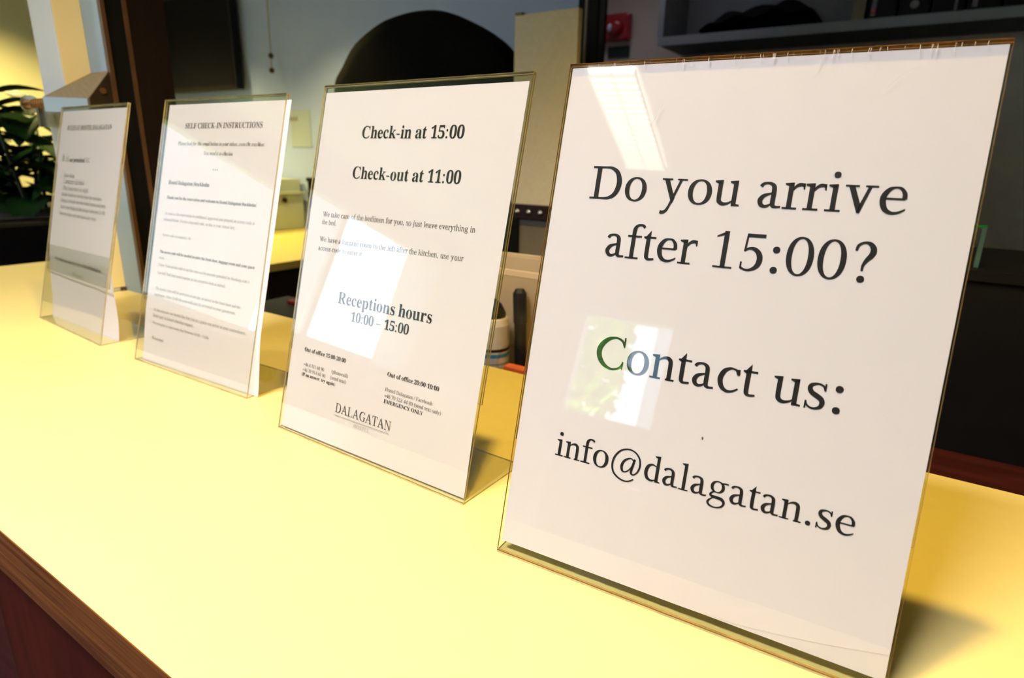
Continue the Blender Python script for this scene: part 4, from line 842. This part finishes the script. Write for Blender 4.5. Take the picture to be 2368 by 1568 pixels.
m = MB(); m.box(-0.799, -0.645, 1.205, 1.222, 0.134, 0.528); m.build('panel', board_m, bs, bevel=0.002)
m = MB(); m.box(-0.795, -0.777, 1.2, 1.226, 0.5262, 0.531); m.build('clip', grey_panel, bs)

# ------------------------------------------------------------------ plant in a black planter
pl = thing('potted_plant', 'leafy dark green plant in a black planter at the far left', 'plant', (-2.2, 0.8, -H0))
m = MB(); m.box(-2.62, -1.93, 0.45, 0.95, -H0, 0.05); m.build('planter', plastic_blk, pl, bevel=0.01)
m = MB(); m.box(-2.59, -1.96, 0.48, 0.92, 0.05, 0.058); m.build('soil', soil_m, pl)
rnd = random.Random(11); st_ = MB(); lf = []
for k in range(16):
    bx, by = -2.5 + 0.45 * rnd.random(), 0.56 + 0.32 * rnd.random()
    hh = 0.12 + 0.24 * rnd.random(); tx, ty = bx + rnd.uniform(-.06, .06), by + rnd.uniform(-.06, .06)
    ps = [(bx, by, 0.05), ((bx + tx) / 2, (by + ty) / 2, 0.05 + hh * .5), (tx, ty, 0.05 + hh)]
    st_.tube(ps, [0.006, 0.005, 0.003], 6)
    for j in range(7):
        t = 0.25 + 0.75 * j / 6; a = rnd.random() * 2 * math.pi
        lf.append((V((bx + (tx - bx) * t, by + (ty - by) * t, 0.05 + hh * t)), a, rnd.uniform(-0.2, 0.75), rnd.uniform(0.12, 0.19)))
st_.build('stems', stem_m, pl)
for c, a, el, L in lf:
    d = V((math.cos(a) * math.cos(el), math.sin(a) * math.cos(el), math.sin(el))); sd = d.cross(V((0, 0, 1))).normalized(); up = sd.cross(d)

    def leaf(s_, t_): w_ = 0.27 * L * math.sin(math.pi * min(1, t_ * 0.97 + 0.02)) ** 0.8; x = (s_ - .5) * 2; return c + d * (L * t_) + sd * (x * w_) + up * (abs(x) * w_ * .35 - L * .35 * t_ * t_)
    m = MB(); m.grid(leaf, 4, 8); m.build('leaf', leaf_m, pl, smooth=True, recalc=False)

# ------------------------------------------------------------------ lamps
m_l = ['spot pendant above the nearest sign', 'spot pendant above the house rules sign', 'spot pendant above the yellow desk', 'spot pendant near the cream left wall']
for k, (p, pw, cone) in enumerate(LAMPS):
    t = thing('pendant_lamp', 'dark metal ' + m_l[k], 'lamp', (p[0], p[1], p[2] + 0.02), 0, 'pendant spots below the ceiling')
    m = MB(); m.tube([(p[0], p[1], p[2] + h) for h in (0, 0.06, 0.085, 0.10, 0.11)], [0.075, 0.05, 0.03, 0.012, 0.012], 24, caps=False); m.build('shade', shade_m, t, smooth=True)
    m = MB(); m.tube([(p[0], p[1], p[2] + 0.11), (p[0], p[1], 1.5)], 0.004, 8); m.build('cord', plastic_blk, t)
    l = light('lamp_light', 'SPOT', (p[0], p[1], p[2] + 0.005), pw, WARM if k < 2 else (1.0, 0.8, 0.28), spot_size=R_(cone), spot_blend=0.6, shadow_soft_size=0.022)
    l.parent = t; l.location = (0, 0, -0.015)
for k, (p, pw) in enumerate(FILL_PANELS):
    t = thing('ceiling_panel', ['louvred ceiling panel in front of the two nearest signs', 'louvred ceiling panel in front of the two farther signs', 'louvred ceiling panel in the alcove before the cupboard'][k], 'lamp', (p[0], p[1], 1.45), 0, 'louvred ceiling panels')
    m = MB()
    for (a, b, c, d) in ((-.31, -.29, -.16, .16), (.29, .31, -.16, .16), (-.29, .29, -.16, -.14), (-.29, .29, .14, .16)): m.box(p[0] + a, p[0] + b, p[1] + c, p[1] + d, 1.42, 1.5)
    m.build('housing', frame_white, t)
cl = thing('ceiling_light', 'long louvred ceiling light over the front of the counter', 'lamp', (-0.85, -1.6, 1.46))
m = MB(); m.box(-0.96, -0.74, -1.98, -1.22, 1.475, 1.5); m.build('housing', frame_white, cl)
m = MB(); m.box(-0.94, -0.76, -1.96, -1.24, 1.468, 1.4749); m.build('diffuser', diffuser_m, cl)
m = MB()
for k in range(18): y = -1.95 + 0.04 * k; m.box(-0.94, -0.76, y, y + 0.003, 1.448, 1.468)
for x in (-0.943, -0.852, -0.76): m.box(x, x + 0.003, -1.96, -1.24, 1.448, 1.468)
m.build('louvre', frame_white, cl)
